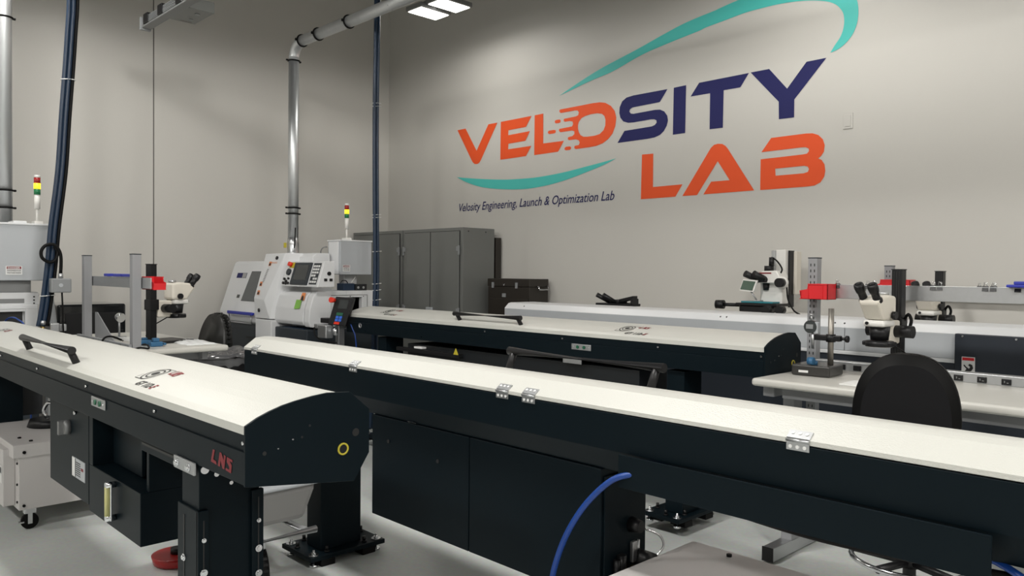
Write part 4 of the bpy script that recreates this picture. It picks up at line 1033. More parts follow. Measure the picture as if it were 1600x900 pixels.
solo(bb, 'parts_tray', 'blue_plastic', 'blue plastic piece on the bench beam at the right edge', 'tray')
# --- bench along the wall, two units
wb2 = thing('workbench', 'workbench along the back wall at right, mostly hidden by the white feeder', 'workbench', (-1.2, 5.6, 0))
bench_frame(wb2, -2.22, -.45, 5.34, 5.95, .972, (-2.1, -.55), (-2.215, -.45), 5.955, 1.567)
MB().box((-2.18, 5.91, 1.355), (-.48, 5.925, 1.43), .002).build('cross_beam', 'alu', wb2)
red_bin(-2.27, -2.02, 5.80, 5.905, 1.385, 1.472, 'red plastic bin by the farther upright near the back wall')
gb = MB().box((-2.18, 5.90, 1.43), (-2.13, 5.94, 1.52), .004)
solo(gb, 'switch_box', 'light_grey', 'small grey box beside the farther perforated upright', 'box')
wb3 = thing('workbench', 'workbench along the back wall left of the perforated upright, hidden behind the white feeder', 'workbench', (-3.8, 5.6, 0))
bench_frame(wb3, -4.95, -2.42, 5.33, 5.95, .972, (-4.8, -2.6), (), 0, 1)
for i, x in enumerate((-1.95, -1.62, -1.53, -1.30)):
    binder_clip(x, 5.912, 1.432, 'small black binder clip on the beam of the wall bench')
# --- left bench
wl_ = thing('workbench', 'white-topped workbench at left seen from behind its two grey uprights', 'workbench', (-6.0, 2.1, 0))
bench_frame(wl_, -6.90, -5.33, 2.40, 1.80, .972, (-6.7, -5.55), (), 0, 1)
for x in (-6.54, -5.49):
    column(x, 1.83, .3, 1.592, wl_, False)
MB().box((-6.62, 1.862, 1.368), (-5.31, 1.872, 1.44), .002).build('cross_beam', 'alu', wl_)
MB().box((-6.60, 1.775, .93), (-5.45, 1.795, 1.0), .002).build('cable_channel', 'mid_grey', wl_)
m = MB()
for x in (-6.2, -5.62): m.box((x - .02, 1.765, .90), (x + .02, 1.78, .99), .003); m.nx()
m.build('channel_bracket', 'black_plastic', wl_)
MB().prism([(-6.45, .972), (-6.0, .972), (-6.40, 1.17), (-6.45, 1.17)], 'y', 1.86, 1.866).build('gusset_plate', 'bench_grey', wl_)
red_bin(-5.50, -5.29, 1.876, 1.955, 1.362, 1.448, 'red plastic bin at the end of the left bench\'s beam', open_left=False)
m = MB()
for i, x in enumerate((-6.18, -5.98, -5.80)):
    solo(MB().box((x, 1.84, 1.442), (x + (.09 if i == 0 else .17), 1.90, 1.462), .004), 'parts_tray', 'blue_plastic',
         ('short blue tray, leftmost on the left bench\'s beam', 'blue tray in the middle of the left bench\'s beam', 'blue tray on the left bench\'s beam nearest the red bin')[i], 'tray', 'blue trays on the left bench beam')
solo(MB().box((-5.56, 1.93, .973), (-5.49, 2.01, 1.005), .006).box((-5.54, 1.95, 1.005), (-5.50, 1.99, 1.03), .005).box((-5.56, 2.015, .98), (-5.50, 2.035, .995), .003), 'bench_vise', 'blue_tool', 'small blue vise on the left bench behind the upright', 'vise')
solo(MB().box((-5.70, 1.91, .973), (-5.62, 1.98, 1.01), .006).box((-5.68, 1.93, 1.01), (-5.64, 1.96, 1.025), .004), 'bench_vise', 'blue_tool', 'blue clamp block on the left bench left of the other blue vise', 'vise')
def bag(name, mtl, x0, x1, y0, y1, z, h, label, seed, cat='plastic bag'):
    rnd = random.Random(seed); m = MB(); n = 14; g = []
    for i in range(n):
        r = []
        for j in range(n):
            u, v = i / (n - 1), j / (n - 1); e = min(u, 1 - u, v, 1 - v)
            zz = z + (min(1, e * 6) * h * (.45 + .55 * rnd.random())) + .002
            r.append(m.bm.verts.new((x0 + (x1 - x0) * u + rnd.uniform(-.01, .01), y0 + (y1 - y0) * v + rnd.uniform(-.01, .01), zz)))
        g.append(r)
    for i in range(n - 1):
        for j in range(n - 1): m.bm.faces.new((g[i][j], g[i + 1][j], g[i + 1][j + 1], g[i][j + 1])).smooth = True
    lo = [[m.bm.verts.new((v.co.x, v.co.y, z + .0005)) for v in r] for r in g]
    for i in range(n - 1):
        for j in range(n - 1): m.bm.faces.new((lo[i][j], lo[i][j + 1], lo[i + 1][j + 1], lo[i + 1][j]))
    for k in range(n - 1):
        for a, b, c, d in ((g[0][k], g[0][k + 1], lo[0][k + 1], lo[0][k]), (g[-1][k + 1], g[-1][k], lo[-1][k], lo[-1][k + 1]), (g[k + 1][0], g[k][0], lo[k][0], lo[k + 1][0]), (g[k][-1], g[k + 1][-1], lo[k + 1][-1], lo[k][-1])):
            m.bm.faces.new((a, b, c, d))
    return solo(m, name, mtl, label, cat)
bag('plastic_bag', 'clear_plastic', -5.95, -5.45, 2.16, 2.37, .972, .018, 'clear plastic bag lying on the left bench by the microscope', 3)
bag('paper_sheet', 'paper', -6.35, -6.0, 1.95, 2.2, .972, .012, 'crumpled white sheets on the left bench behind the cable channel', 5, 'paper')
h = MB().tube([(-5.60, 1.93, .985), (-5.45, 1.86, .995), (-5.36, 1.86, 1.0), (-5.28, 1.84, .985), (-5.30, 1.79, .99), (-5.40, 1.765, .96), (-5.46, 1.76, .90)], .006, n=8, sub=5)
solo(h, 'cable', 'black_rubber', 'black cable curling over the rear edge of the left bench', 'cable')
h = MB().tube([(-5.95, 1.90, .985), (-5.95, 1.82, 1.02), (-5.93, 1.76, 1.0), (-5.93, 1.75, .90)], .007, n=8, sub=5)
solo(h, 'cable', 'black_rubber', 'short black cable over the channel between the two left uprights', 'cable')
bl = thing('task_lamp', 'chromed lamp head on the left bench between the uprights', 'lamp', (-6.35, 2.0, .972))
MB().cyl((-6.35, 2.0, .973), (-6.35, 2.0, .985), .05, n=20).build('base', 'steel', bl)
MB().cyl((-6.35, 2.0, .985), (-6.35, 2.0, 1.13), .008, n=10).build('stem', 'steel', bl)
MB().lathe([(.012, 0), (.03, .02), (.036, .055), (.034, .06)], (-6.38, 1.99, 1.14), (.9, .3, -.25)).build('head', 'chrome', bl)
# black box cabinet behind the left bench
bc = thing('printer_cabinet', 'glossy black cabinet behind the left bench near the wall', 'cabinet', (-7.7, 2.2, 0))
MB().box((-8.3, 1.93, .02), (-7.75, 2.50, 1.175), .02, 3).build('body', 'black_gloss', bc)
MB().box((-7.755, 1.99, .10), (-7.742, 2.45, 1.10), .01).build('door', 'black_plastic', bc)
m = MB()
for y in (1.98, 2.42): m.box((-8.25, y, 0), (-7.8, y + .04, .02)); m.nx()
m.build('foot', 'black_rubber', bc)

# ================================================================ MICROSCOPES
def stereo(name, label, base=True, lit=False, group=None):
    t = thing(name, label, 'microscope', (0, 0, 0), group)
    if base: MB().box((-.13, -.26, 0), (.13, .06, .018), .005).build('base', 'black_plastic', t)
    p = MB().box((-.026, -.026, .018), (.026, .026, .557), .003); po = p.build('column', 'black_plastic', t)
    m = MB()
    for x in (-.013, 0, .013): m.box((x - .002, -.0275, .03), (x + .002, -.026, .55))
    m.build('column_groove', 'label_black', po)
    MB().box((-.028, -.028, .557), (.028, .028, .562)).build('column_cap', 'black_plastic', po)
    ca_ = MB().box((-.034, -.04, .235), (.034, .034, .31), .005).build('carriage', 'black_plastic', t)
    MB().tube([(.03, 0, .30), (.055, -.01, .33), (.075, -.02, .30), (.07, -.03, .26)], .008, n=10, sub=4).build('clamp_lever', 'black_rubber', ca_)
    MB().box((-.018, -.16, .18), (.030, -.04, .30), .010).build('arm', 'ivory', t)
    for s in (-1, 1):
        MB().cyl((s * .025, -.09, .245), (s * .115, -.09, .245), .031, n=24).build('focus_knob', 'black_plastic', t)
    MB().box((-.055, -.275, .272), (.055, -.15, .305), .014, 3).build('mount_ring', 'white_plastic', t)
    MB().cyl((-.03, -.276, .29), (-.03, -.284, .29), .008, n=12).build('lock_screw', 'black_plastic', t)
    MB().cyl((0, -.205, .205), (0, -.205, .272), .042, .050, n=28).build('objective', 'black_plastic', t)
    rl = MB().cyl((0, -.205, .172), (0, -.205, .200), .066, n=32).box((-.076, -.235, .175), (.076, -.175, .198), .006).build('ring_light', 'black_plastic', t)
    MB().cyl((0, -.205, .169), (0, -.205, .172), .058, n=32).build('light_ring', 'ring_led' if lit else 'label_white', rl)
    MB().tube([(.06, -.2, .185), (.10, -.16, .15), (.09, -.05, .10), (.03, .02, .05)], .004, n=8, sub=5).build('cord', 'black_rubber', rl)
    P = [(-.135, .305), (-.262, .305), (-.335, .395), (-.318, .420), (-.205, .432), (-.135, .425)]
    MB().prism(P, 'x', -.052, .052, .016, 3).build('body', 'ivory', t)
    MB().cyl((0, -.17, .43), (0, -.17, .445), .026, n=20).build('camera_port', 'steel', t)
    MB().cyl((.058, -.19, .33), (.075, -.19, .33), .020, n=20).cyl((-.075, -.19, .33), (-.058, -.19, .33), .020, n=20).build('zoom_knob', 'black_plastic', t)
    for s in (-1, 1):
        a = Vector((s * .032, -.300, .400)); d = Vector((s * .02, -.62, .78)).normalized()
        e = MB(); e.lathe([(.025, 0), (.025, .012), (.019, .016), (.019, .06), (.0235, .064), (.025, .09), (.023, .105), (.015, .108), (.015, .10)], a, d)
        e.build('eyepiece', 'black_plastic', t)
    return t
sm1 = stereo('stereo_microscope', 'ivory stereo microscope on a black column, on the right bench behind the stool', False)
place(sm1, (-1.545, 4.28, .972), math.radians(-4))
sm2 = stereo('stereo_microscope', 'ivory stereo microscope on the left bench with eyepieces pointing right', True)
place(sm2, (-5.80, 2.04, .972), math.radians(196))
sm3 = stereo('stereo_microscope', 'distant stereo microscope with lit ring light behind the bench beam at the back wall', True, True)
place(sm3, (-1.795, 5.70, .972), 0)

# small black teaching microscope on the wall bench
bm_ = thing('inspection_microscope', 'small black microscope seen just above the white feeder', 'microscope', (-4.42, 5.62, .972))
MB().box((-4.52, 5.50, .973), (-4.30, 5.74, .995), .005).build('base', 'black_plastic', bm_)
MB().box((-4.37, 5.62, .995), (-4.32, 5.70, 1.235), .006).build('pillar', 'black_plastic', bm_)
MB().box((-4.64, 5.54, 1.205), (-4.25, 5.70, 1.228), .005).build('stage', 'black_plastic', bm_)
MB().box((-4.50, 5.55, 1.228), (-4.38, 5.68, 1.262), .01).build('head', 'black_plastic', bm_)
MB().hull([Vector(v) for v in ((-4.40, 5.57, 1.235), (-4.24, 5.57, 1.27), (-4.24, 5.57, 1.30), (-4.40, 5.57, 1.265), (-4.40, 5.64, 1.235), (-4.24, 5.64, 1.27), (-4.24, 5.64, 1.30), (-4.40, 5.64, 1.265))],
          [(0, 1, 2, 3), (7, 6, 5, 4), (0, 4, 5, 1), (1, 5, 6, 2), (2, 6, 7, 3), (3, 7, 4, 0)], .004).build('arm', 'black_plastic', bm_)
MB().box((-4.26, 5.56, 1.225), (-4.235, 5.65, 1.275), .004).build('bracket', 'black_plastic', bm_)
for dx in (0, .07):
    MB().cyl((-4.49 + dx, 5.57, 1.235), (-4.565 + dx, 5.47, 1.305), .017, .021, n=18).build('eyepiece', 'black_plastic', bm_)

# measuring microscope on the wall bench
mm = thing('measuring_microscope', 'large white measuring microscope with a teal-topped stage above the white feeder', 'microscope', (-2.95, 5.6, .972))
MB().box((-3.20, 5.45, .973), (-2.70, 5.92, 1.205), .012).build('base', 'white_plastic', mm)
cl_ = MB().box((-2.95, 5.66, 1.205), (-2.87, 5.80, 1.69), .006).build('column', 'white_plastic', mm)
MB().box((-2.868, 5.70, 1.25), (-2.855, 5.78, 1.685), .004).build('column_back', 'black_plastic', cl_)
MB().box((-2.855, 5.76, 1.35), (-2.83, 5.84, 1.68), .005).build('rear_cover', 'ivory', cl_)
MB().box((-2.97, 5.63, 1.50), (-2.945, 5.70, 1.685), .003).build('slide', 'steel', cl_)
MB().box((-3.02, 5.56, 1.225), (-2.84, 5.66, 1.45), .008).build('front_column', 'white_plastic', mm)
MB().prism([(-3.03, 1.435), (-2.86, 1.435), (-2.83, 1.48), (-2.86, 1.53), (-2.98, 1.525)], 'y', 5.50, 5.64, .008).build('head', 'white_plastic', mm)
MB().box((-3.0, 5.497, 1.505), (-2.90, 5.501, 1.515)).build('stripe', 'logo_red', mm)
MB().cyl((-2.95, 5.56, 1.525), (-2.95, 5.56, 1.565), .035, n=18).cyl((-2.93, 5.56, 1.565), (-2.93, 5.56, 1.63), .02, n=14).build('camera', 'black_plastic', mm)
MB().tube([(-2.93, 5.56, 1.63), (-2.88, 5.55, 1.60), (-2.84, 5.55, 1.54), (-2.86, 5.55, 1.48), (-2.80, 5.54, 1.42), (-2.78, 5.53, 1.32), (-2.72, 5.5, 1.24), (-2.66, 5.48, 1.21)], .006, n=8, sub=5).build('cord', 'black_rubber', mm)
for dx in (0, .07):
    MB().cyl((-3.01 + dx, 5.52, 1.455), (-3.07 + dx, 5.42, 1.505), .021, .026, n=20).build('eyepiece', 'black_plastic', mm)
MB().box((-3.04, 5.48, 1.44), (-2.93, 5.56, 1.475), .01).build('eyepiece_block', 'black_plastic', mm)
MB().cyl((-2.81, 5.49, 1.44), (-2.81, 5.44, 1.44), .034, n=22).build('focus_knob', 'black_plastic', mm)
MB().lathe([(.045, 0), (.05, .02), (.03, .06)], (-2.82, 5.53, 1.44), (0, -1, .0)).build('focus_housing', 'white_plastic', mm)
MB().cyl((-2.97, 5.56, 1.38), (-2.97, 5.56, 1.435), .022, .028, n=18).build('objective', 'black_plastic', mm)
s_ = MB().box((-3.16, 5.44, 1.262), (-2.82, 5.64, 1.282), .004).build('stage', 'black_plastic', mm)
MB().box((-3.12, 5.45, 1.283), (-2.86, 5.62, 1.296), .003).build('stage_glass', 'teal_glass', s_)
MB().box((-3.14, 5.46, 1.215), (-2.86, 5.64, 1.262), .006).build('stage_slide', 'black_plastic', mm)
MB().cyl((-3.16, 5.50, 1.262), (-3.32, 5.47, 1.262), .014, n=14).cyl((-3.28, 5.478, 1.262), (-3.345, 5.466, 1.262), .034, n=20).build('micrometer', 'black_plastic', mm)
MB().cyl((-2.87, 5.44, 1.235), (-2.87, 5.36, 1.235), .033, n=20).cyl((-2.78, 5.45, 1.24), (-2.78, 5.39, 1.24), .03, n=20).build('micrometer', 'black_plastic', mm)
dsp = thing('readout_display', 'small tilted readout screen below the measuring microscope\'s eyepieces', 'display', (-3.0, 5.42, 1.296))
MB().hull([Vector(v) for v in ((-3.125, 5.43, 1.375), (-3.005, 5.43, 1.365), (-2.985, 5.45, 1.455), (-3.105, 5.45, 1.465), (-3.125, 5.45, 1.375), (-3.005, 5.45, 1.365), (-2.985, 5.47, 1.455), (-3.105, 5.47, 1.465))],
          [(0, 1, 2, 3), (7, 6, 5, 4), (0, 4, 5, 1), (1, 5, 6, 2), (2, 6, 7, 3), (3, 7, 4, 0)], .004).build('case', 'white_plastic', dsp)
MB().hull([Vector(v) for v in ((-3.115, 5.428, 1.385), (-3.015, 5.428, 1.377), (-2.997, 5.447, 1.445), (-3.100, 5.447, 1.453), (-3.115, 5.435, 1.385), (-3.015, 5.435, 1.377), (-3.005, 5.455, 1.445), (-3.100, 5.455, 1.453))],
          [(0, 1, 2, 3), (7, 6, 5, 4), (0, 4, 5, 1), (1, 5, 6, 2), (2, 6, 7, 3), (3, 7, 4, 0)]).build('screen', 'screen_green', dsp)
MB().cyl((-3.05, 5.46, 1.38), (-3.0, 5.48, 1.30), .006, n=10).box((-3.02, 5.46, 1.296), (-2.97, 5.52, 1.306), .003).build('stand', 'steel', dsp)

# dial comparator stand on the right bench
ds = thing('comparator_stand', 'dial comparator stand with granite base on the right bench', 'gauge stand', (-1.87, 4.03, .972))
Mz = Matrix.Translation((-1.865, 4.05, 0)) @ Matrix.Rotation(math.radians(4), 4, 'Z')
MB().box((-.10, -.10, .974), (.10, .10, 1.03), .008, M=Mz).build('granite_base', 'granite', ds)
MB().box((-.06, -.1015, .990), (-.01, -.1000, 1.002), .0003, M=Mz).build('maker_label', 'label_white', ds)
MB().cyl((-1.80, 4.06, 1.03), (-1.80, 4.06, 1.325), .0145, n=20).build('column', 'worn_steel', ds)
ar = MB().box((-1.90, 4.045, 1.155), (-1.745, 4.075, 1.185), .005).cyl((-1.80, 4.06, 1.15), (-1.80, 4.06, 1.19), .024, n=18).build('arm', 'black_plastic', ds)
MB().cyl((-1.745, 4.06, 1.17), (-1.72, 4.06, 1.17), .008, n=10).cyl((-1.72, 4.06, 1.17), (-1.708, 4.06, 1.17), .018, n=8).build('clamp_knob', 'black_plastic', ds)
dg_ = MB().cyl((-1.90, 4.055, 1.225), (-1.90, 4.03, 1.225), .034, n=28).build('dial_gauge', 'screen_grey', ds)
MB().box((-1.920, 4.026, 1.214), (-1.882, 4.031, 1.238), .001).build('gauge_display', 'mid_grey', dg_)
MB().box((-1.885, 4.035, 1.19), (-1.86, 4.065, 1.25), .004).build('gauge_side', 'light_grey', dg_)
MB().cyl((-1.90, 4.045, 1.255), (-1.90, 4.045, 1.285), .005, n=10).cyl((-1.90, 4.045, 1.285), (-1.90, 4.045, 1.293), .009, n=12).build('plunger', 'steel', dg_)
MB().cyl((-1.89, 4.045, 1.11), (-1.89, 4.045, 1.20), .007, n=12).build('stem', 'steel', dg_)
MB().cyl((-1.86, 4.0, 1.03), (-1.86, 4.0, 1.05), .018, n=18).cyl((-1.875, 3.965, 1.052), (-1.845, 3.965, 1.052), .020, n=20).build('anvil', 'blue_tool', ds)
solo(MB().box((-1.62, 3.75, .973), (-1.50, 3.93, .980), .001), 'paper_pad', 'paper', 'white pad of paper on the right bench left of the stool back', 'paper')

# ================================================================ SEATS
def star_base(t, hub=(0, 0), r=.30, z=.06):
    for k in range(5):
        a = 2 * PI * k / 5 + .35
        e = Vector((hub[0] + r * math.cos(a), hub[1] + r * math.sin(a), z + .02))
        lgx = MB().tube([(hub[0], hub[1], z + .06), e], [.026, .017], n=10).build('base_leg', 'black_plastic', t)
        m = MB(); tdir = Vector((-math.sin(a), math.cos(a), 0))
        for s in (-1, 1): m.cyl(Vector((e.x, e.y, .028)) + tdir * s * .008, Vector((e.x, e.y, .028)) + tdir * s * .024, .028, n=16)
        m.cyl((e.x, e.y, .03), (e.x, e.y, .085), .008, n=8)
        m.build('caster', 'black_rubber', lgx)
def dome_back(w, z0, z1, y, th, mtl, t, name='backrest', lean=0.08, flat=.55, sq=.75):
    """upright back with an arched top; outline in x-z, thickness along y"""
    h = z1 - z0; n = 28; out = []
    for k in range(n + 1):
        a = PI * k / n
        x = w / 2 * math.copysign(abs(math.cos(a)) ** sq, math.cos(a)); z = z0 + h * flat + h * (1 - flat) * abs(math.sin(a)) ** .9
        out.append((x, z))
    out += [(-w / 2 * .92, z0 + .06), (-w / 2 * .7, z0), (w / 2 * .7, z0), (w / 2 * .92, z0 + .06)]
    m = MB(); m.prism(out, 'y', y - th / 2, y + th / 2, th * .42, 4)
    for v in m.bm.verts: v.co.y += (v.co.z - z0) * lean - .20 * v.co.x ** 2
    for f in m.bm.faces: f.smooth = True
    return m.build(name, mtl, t), out
# tall stool at the right bench, its back to us
s1 = thing('drafting_stool', 'black drafting stool with a large rounded back at the right bench', 'stool', (0, 0, 0))
bk_, out = dome_back(.37, .74, 1.205, -.235, .075, 'black_rubber', s1, lean=-.06, flat=.45, sq=.80)
m = MB(); m.prism([(x * .84, .76 + (z - .74) * .87) for x, z in out], 'y', -.278, -.268, .003)
for v in m.bm.verts: v.co.y += (v.co.z - .74) * -.06 - .20 * v.co.x ** 2
m.build('back_shell', 'black_fabric', bk_)
MB().tube([(0 + .07 * math.cos(a), -.292, .93 + .07 * math.sin(a)) for a in [2 * PI * k / 24 for k in range(24)]], .002, n=6, closed=True).build('shell_ring', 'dull_alu', bk_)
MB().tube([(0, -.22, .90), (0, -.20, .70), (0, -.05, .62), (0, 0, .62)], .022, n=12, sub=4).build('back_bracket', 'black_plastic', s1)
MB().box((-.24, -.21, .64), (.24, .24, .71), .03, 4).build('seat', 'black_fabric', s1)
MB().cyl((0, 0, .10), (0, 0, .64), .025, n=16).build('gas_lift', 'black_plastic', s1)
ft = MB().tube([(.22 * math.cos(a), .22 * math.sin(a), .34) for a in [2 * PI * k / 32 for k in range(32)]], .011, n=12, closed=True).build('foot_ring', 'chrome', s1)
m = MB()
for k in range(5):
    a = 2 * PI * k / 5 + .5; m.cyl((0, 0, .33), (.22 * math.cos(a), .22 * math.sin(a), .34), .016, n=10)
m.cyl((0, 0, .31), (0, 0, .37), .036, n=16); m.build('ring_spoke', 'black_plastic', ft)
star_base(s1)
place(s1, (-1.165, 3.40, 0), math.radians(14))
# black leather task chair at the left bench
s2 = thing('task_chair', 'black leather task chair with a rounded back behind the left bench', 'chair', (0, 0, 0))
dome_back(.44, .56, 1.08, .235, .09, 'leather', s2, lean=.10, flat=.2, sq=.95)
MB().box((-.24, -.24, .47), (.24, .24, .55), .035, 4).build('seat', 'leather', s2)
MB().tube([(0, .24, .70), (0, .23, .52), (0, .1, .44), (0, 0, .44)], .022, n=12, sub=4).build('back_bracket', 'black_plastic', s2)
MB().cyl((0, 0, .10), (0, 0, .47), .025, n=16).build('gas_lift', 'black_plastic', s2)
star_base(s2)
place(s2, (-7.42, 2.98, 0), math.radians(12))

# ================================================================ FLOOR ITEMS
# trash drum lined with a black bag
td = thing('trash_can', 'round waste drum lined with a shiny black bag behind the left feeders', 'waste drum', (-6.42, 2.785, 0))
MB().lathe([(.26, 0), (.29, .02), (.32, .76), (.32, .765)], (-6.42, 2.785, 0), (0, 0, 1), n=36).build('drum', 'black_plastic', td)
rnd = random.Random(4); m = MB(); nr, na = 9, 48; g = []
for i in range(nr):
    r = 0.345 * (1 - i / nr)
    ring = []
    for k in range(na):
        a = 2 * PI * k / na
        z = .815 + (rnd.uniform(-.012, .012) if i else rnd.uniform(-.004, .004)) - .02 * (1 - abs(i - 2) / 7) * (i > 2) + .03 * math.sin(a * 3 + i) * (i > 0) * .6
        ring.append(m.bm.verts.new((-6.42 + r * math.cos(a), 2.785 + r * math.sin(a), z)))
    g.append(ring)
sk = [[m.bm.verts.new((-6.42 + (r + .006 * math.sin(k * 2.3) + rnd.uniform(-.004, .004)) * math.cos(2 * PI * k / na), 2.785 + (r + .006 * math.sin(k * 2.3)) * math.sin(2 * PI * k / na), z)) for k in range(na)] for r, z in ((.342, .77), (.305, .70), (.312, .58), (.31, .5))]
rings = sk[::-1] + g
for a, b in zip(rings, rings[1:]):
    for k in range(na): m.bm.faces.new((a[k], a[(k + 1) % na], b[(k + 1) % na], b[k])).smooth = True
m.bm.faces.new(g[-1])
m.build('bin_liner', 'bag_plastic', td)
MB().tube([(-6.42 + 0.345 * math.cos(2 * PI * k / 40), 2.785 + 0.345 * math.sin(2 * PI * k / 40)  , .795) for k in range(40)], .014, n=10, closed=True).build('rim', 'bag_plastic', td)

# oil chiller box on casters under feeder 1
wc = thing('coolant_unit', 'white cabinet on casters standing under the left foreground feeder', 'coolant unit', (-5.6, 1.3, 0))
MB().box((-5.95, 1.075, .125), (-5.105, 1.72, 0.490), .004).build('body', 'chiller_white', wc)
MB().box((-5.955, 1.045, 0.425), (-5.095, 1.73, 0.500), .004).build('top_cover', 'chiller_white', wc)
MB().box((-5.80, 1.015, .14), (-5.19, 1.075, 0.465), .004).build('front_door', 'chiller_white', wc)
m = MB()
for p in ((-5.096, 1.10, 0.455), (-5.096, 1.26, 0.455)): m.cyl(p, (p[0] + .008, p[1], p[2]), .009, n=12); m.nx()
for p in ((-5.105, 1.10, .15), (-5.105, 1.40, .15)): m.cyl(p, (p[0] + .008, p[1], p[2]), .008, n=12); m.nx()
for z in (.445, .39, .27, .17): m.cyl((-5.13, 1.075, z), (-5.13, 1.069, z), .007, n=12); m.nx()
for (x, y) in ((-5.17, 1.15), (-5.30, 1.12), (-5.17, 1.5)): m.cyl((x, y, .50), (x, y, .507), .010, n=12); m.nx()
m.build('rubber_plug', 'black_rubber', wc)
o_ = MB().box((-5.104, 1.345, .21), (-5.098, 1.68, 0.390), .001).build('intake_opening', 'label_black', wc)
MB().box((-5.104, 1.335, .20), (-5.09, 1.350, 0.400), .001).box((-5.104, 1.335, .198), (-5.09, 1.69, .212), .001).build('opening_frame', 'alu', o_)
MB().box((-5.104, 1.31, 0.245), (-5.094, 1.325, 0.290), .003).build('catch', 'chrome', wc)
me = poly_mesh([[(0, 0), (.06, 0), (.06, .10), (0, .10)]]); a = decal(me, (-5.27, 1.015, 0.270), RY, UY, 'warning_label', 'label_white', wc)
decal(poly_mesh([[(.01, .06), (.05, .055), (.045, .09), (.02, .09)]]), (-5.27, 1.015, 0.270), RY, UY, 'label_symbol', 'label_black', a, lift=.0025)
for x in (-5.16, -5.88):
    for y in (1.14, 1.65):
        c = MB().cyl((x - .012, y, .045), (x + .012, y, .045), .045, n=20).build('caster', 'black_rubber', wc)
        MB().box((x - .02, y - .03, .09), (x + .02, y + .03, .125), .003).box((x + .013, y - .012, .03), (x + .018, y + .012, .10), .002).box((x + .0, y - .06, .04), (x + .02, y - .03, .05), .002).build('fork', 'chrome', c)
pf = thing('pump_filler', 'round black filler cap with clear pump fittings on top of the white cabinet', 'filler', (-5.62, 1.36, .50))
MB().cyl((-5.62, 1.36, .502), (-5.62, 1.36, .545), .13, .115, n=30).build('cap', 'black_plastic', pf)
MB().cyl((-5.52, 1.40, .545), (-5.52, 1.40, .63), .035, n=20).build('pump_body', 'steel', pf)
MB().tube([(-5.60, 1.34, .545), (-5.61, 1.32, .60), (-5.58, 1.34, .65), (-5.53, 1.38, .63)], .012, n=10, sub=4).build('clear_elbow', 'chrome', pf)
MB().tube([(-5.52, 1.36, .80), (-5.51, 1.37, .72), (-5.50, 1.40, .63)], .012, n=10, sub=4).build('red_hose', 'logo_red', pf)

# second such box in the right foreground
wc2 = thing('coolant_unit', 'pale flat-topped cabinet at the bottom right in front of the blue hose', 'coolant unit', (-1.1, 2.0, 0))
MB().box((-1.545, 1.66, .12), (-.72, 2.395, .475), .004).build('body', 'chiller_white', wc2)
MB().box((-1.55, 1.655, .475), (-.71, 2.405, .55), .004).build('top_cover', 'chiller_white', wc2)
m = MB()
for (x, y) in ((-1.38, 2.36), (-1.06, 2.36), (-.9, 2.36), (-1.50, 1.8)): m.cyl((x, y, .55), (x, y, .558), .009, n=12); m.nx()
m.build('rubber_plug', 'black_rubber', wc2)
for x in (-1.46, -.8):
    for y in (1.75, 2.31):
        MB().cyl((x - .012, y, .045), (x + .012, y, .045), .045, n=20).cyl((x, y, .045), (x, y, .12), .012).build('caster', 'black_rubber', wc2)

# chip cart between feeders 1 and 2
kc = thing('chip_cart', 'grey tub cart with a black pneumatic wheel behind the left feeder\'s leg', 'cart', (-3.6, 1.7, 0))
mm_ = MB()
P = [(-3.31, 1.33), (-3.31, 1.90)]
V = [(-3.90, 1.42, .325), (-3.33, 1.42, .325), (-3.33, 1.87, .325), (-3.90, 1.87, .325), (-3.94, 1.36, .50), (-3.30, 1.36, .50), (-3.30, 1.925, .50), (-3.94, 1.925, .50)]
mm_.hull(V, [(0, 3, 2, 1), (4, 5, 6, 7), (0, 1, 5, 4), (1, 2, 6, 5), (2, 3, 7, 6), (3, 0, 4, 7)], .03)
tb_ = mm_.build('tub', 'tub_grey', kc)
MB().box((-3.96, 1.345, .495), (-3.285, 1.94, .512), .007).build('tub_rim', 'light_grey', tb_)
MB().tube([(-3.28, 1.40, .285), (-3.28, 1.90, .285)], .017, n=14).tube([(-3.94, 1.40, .285), (-3.94, 1.90, .285)], .017, n=14).tube([(-3.28, 1.45, .285), (-3.94, 1.45, .285)], .017, n=14).tube([(-3.28, 1.85, .285), (-3.94, 1.85, .285)], .017, n=14).build('frame', 'steel', kc)
def wheel(x, y, r, name='wheel'):
    w = MB().lathe([(r * .55, -.035), (r * .9, -.038), (r, -.022), (r * 1.01, 0), (r, .022), (r * .9, .038), (r * .55, .035)], (x, y, r), (0.25, 1, 0), n=40).build(name, 'black_rubber', kc)
    m = MB()
    for k in range(30):
        a = 2 * PI * k / 30
        for s in (-1, 1): m.box((-.006, s * .004, -.003), (.006, s * .030, .003), M=Matrix.Translation((x, y, r)) @ Matrix.Rotation(-math.atan2(.25, 1), 4, 'Z') @ Matrix.Rotation(a, 4, 'Y') @ Matrix.Translation((0, 0, r * 1.0)))
    m.build('tread', 'black_rubber', w)
    MB().lathe([(r * .2, -.045), (r * .50, -.03), (r * .56, -.028), (r * .56, .028), (r * .50, .03), (r * .2, .045)], (x, y, r), (0.25, 1, 0), n=28).build('hub', 'hub_teal', w)
wheel(-3.36, 1.64, .125); wheel(-3.85, 1.85, .125)
MB().box((-3.40, 1.60, .24), (-3.30, 1.66, .28), .004).nx().box((-3.88, 1.80, .24), (-3.82, 1.87, .28), .004).build('fork', 'steel', kc)
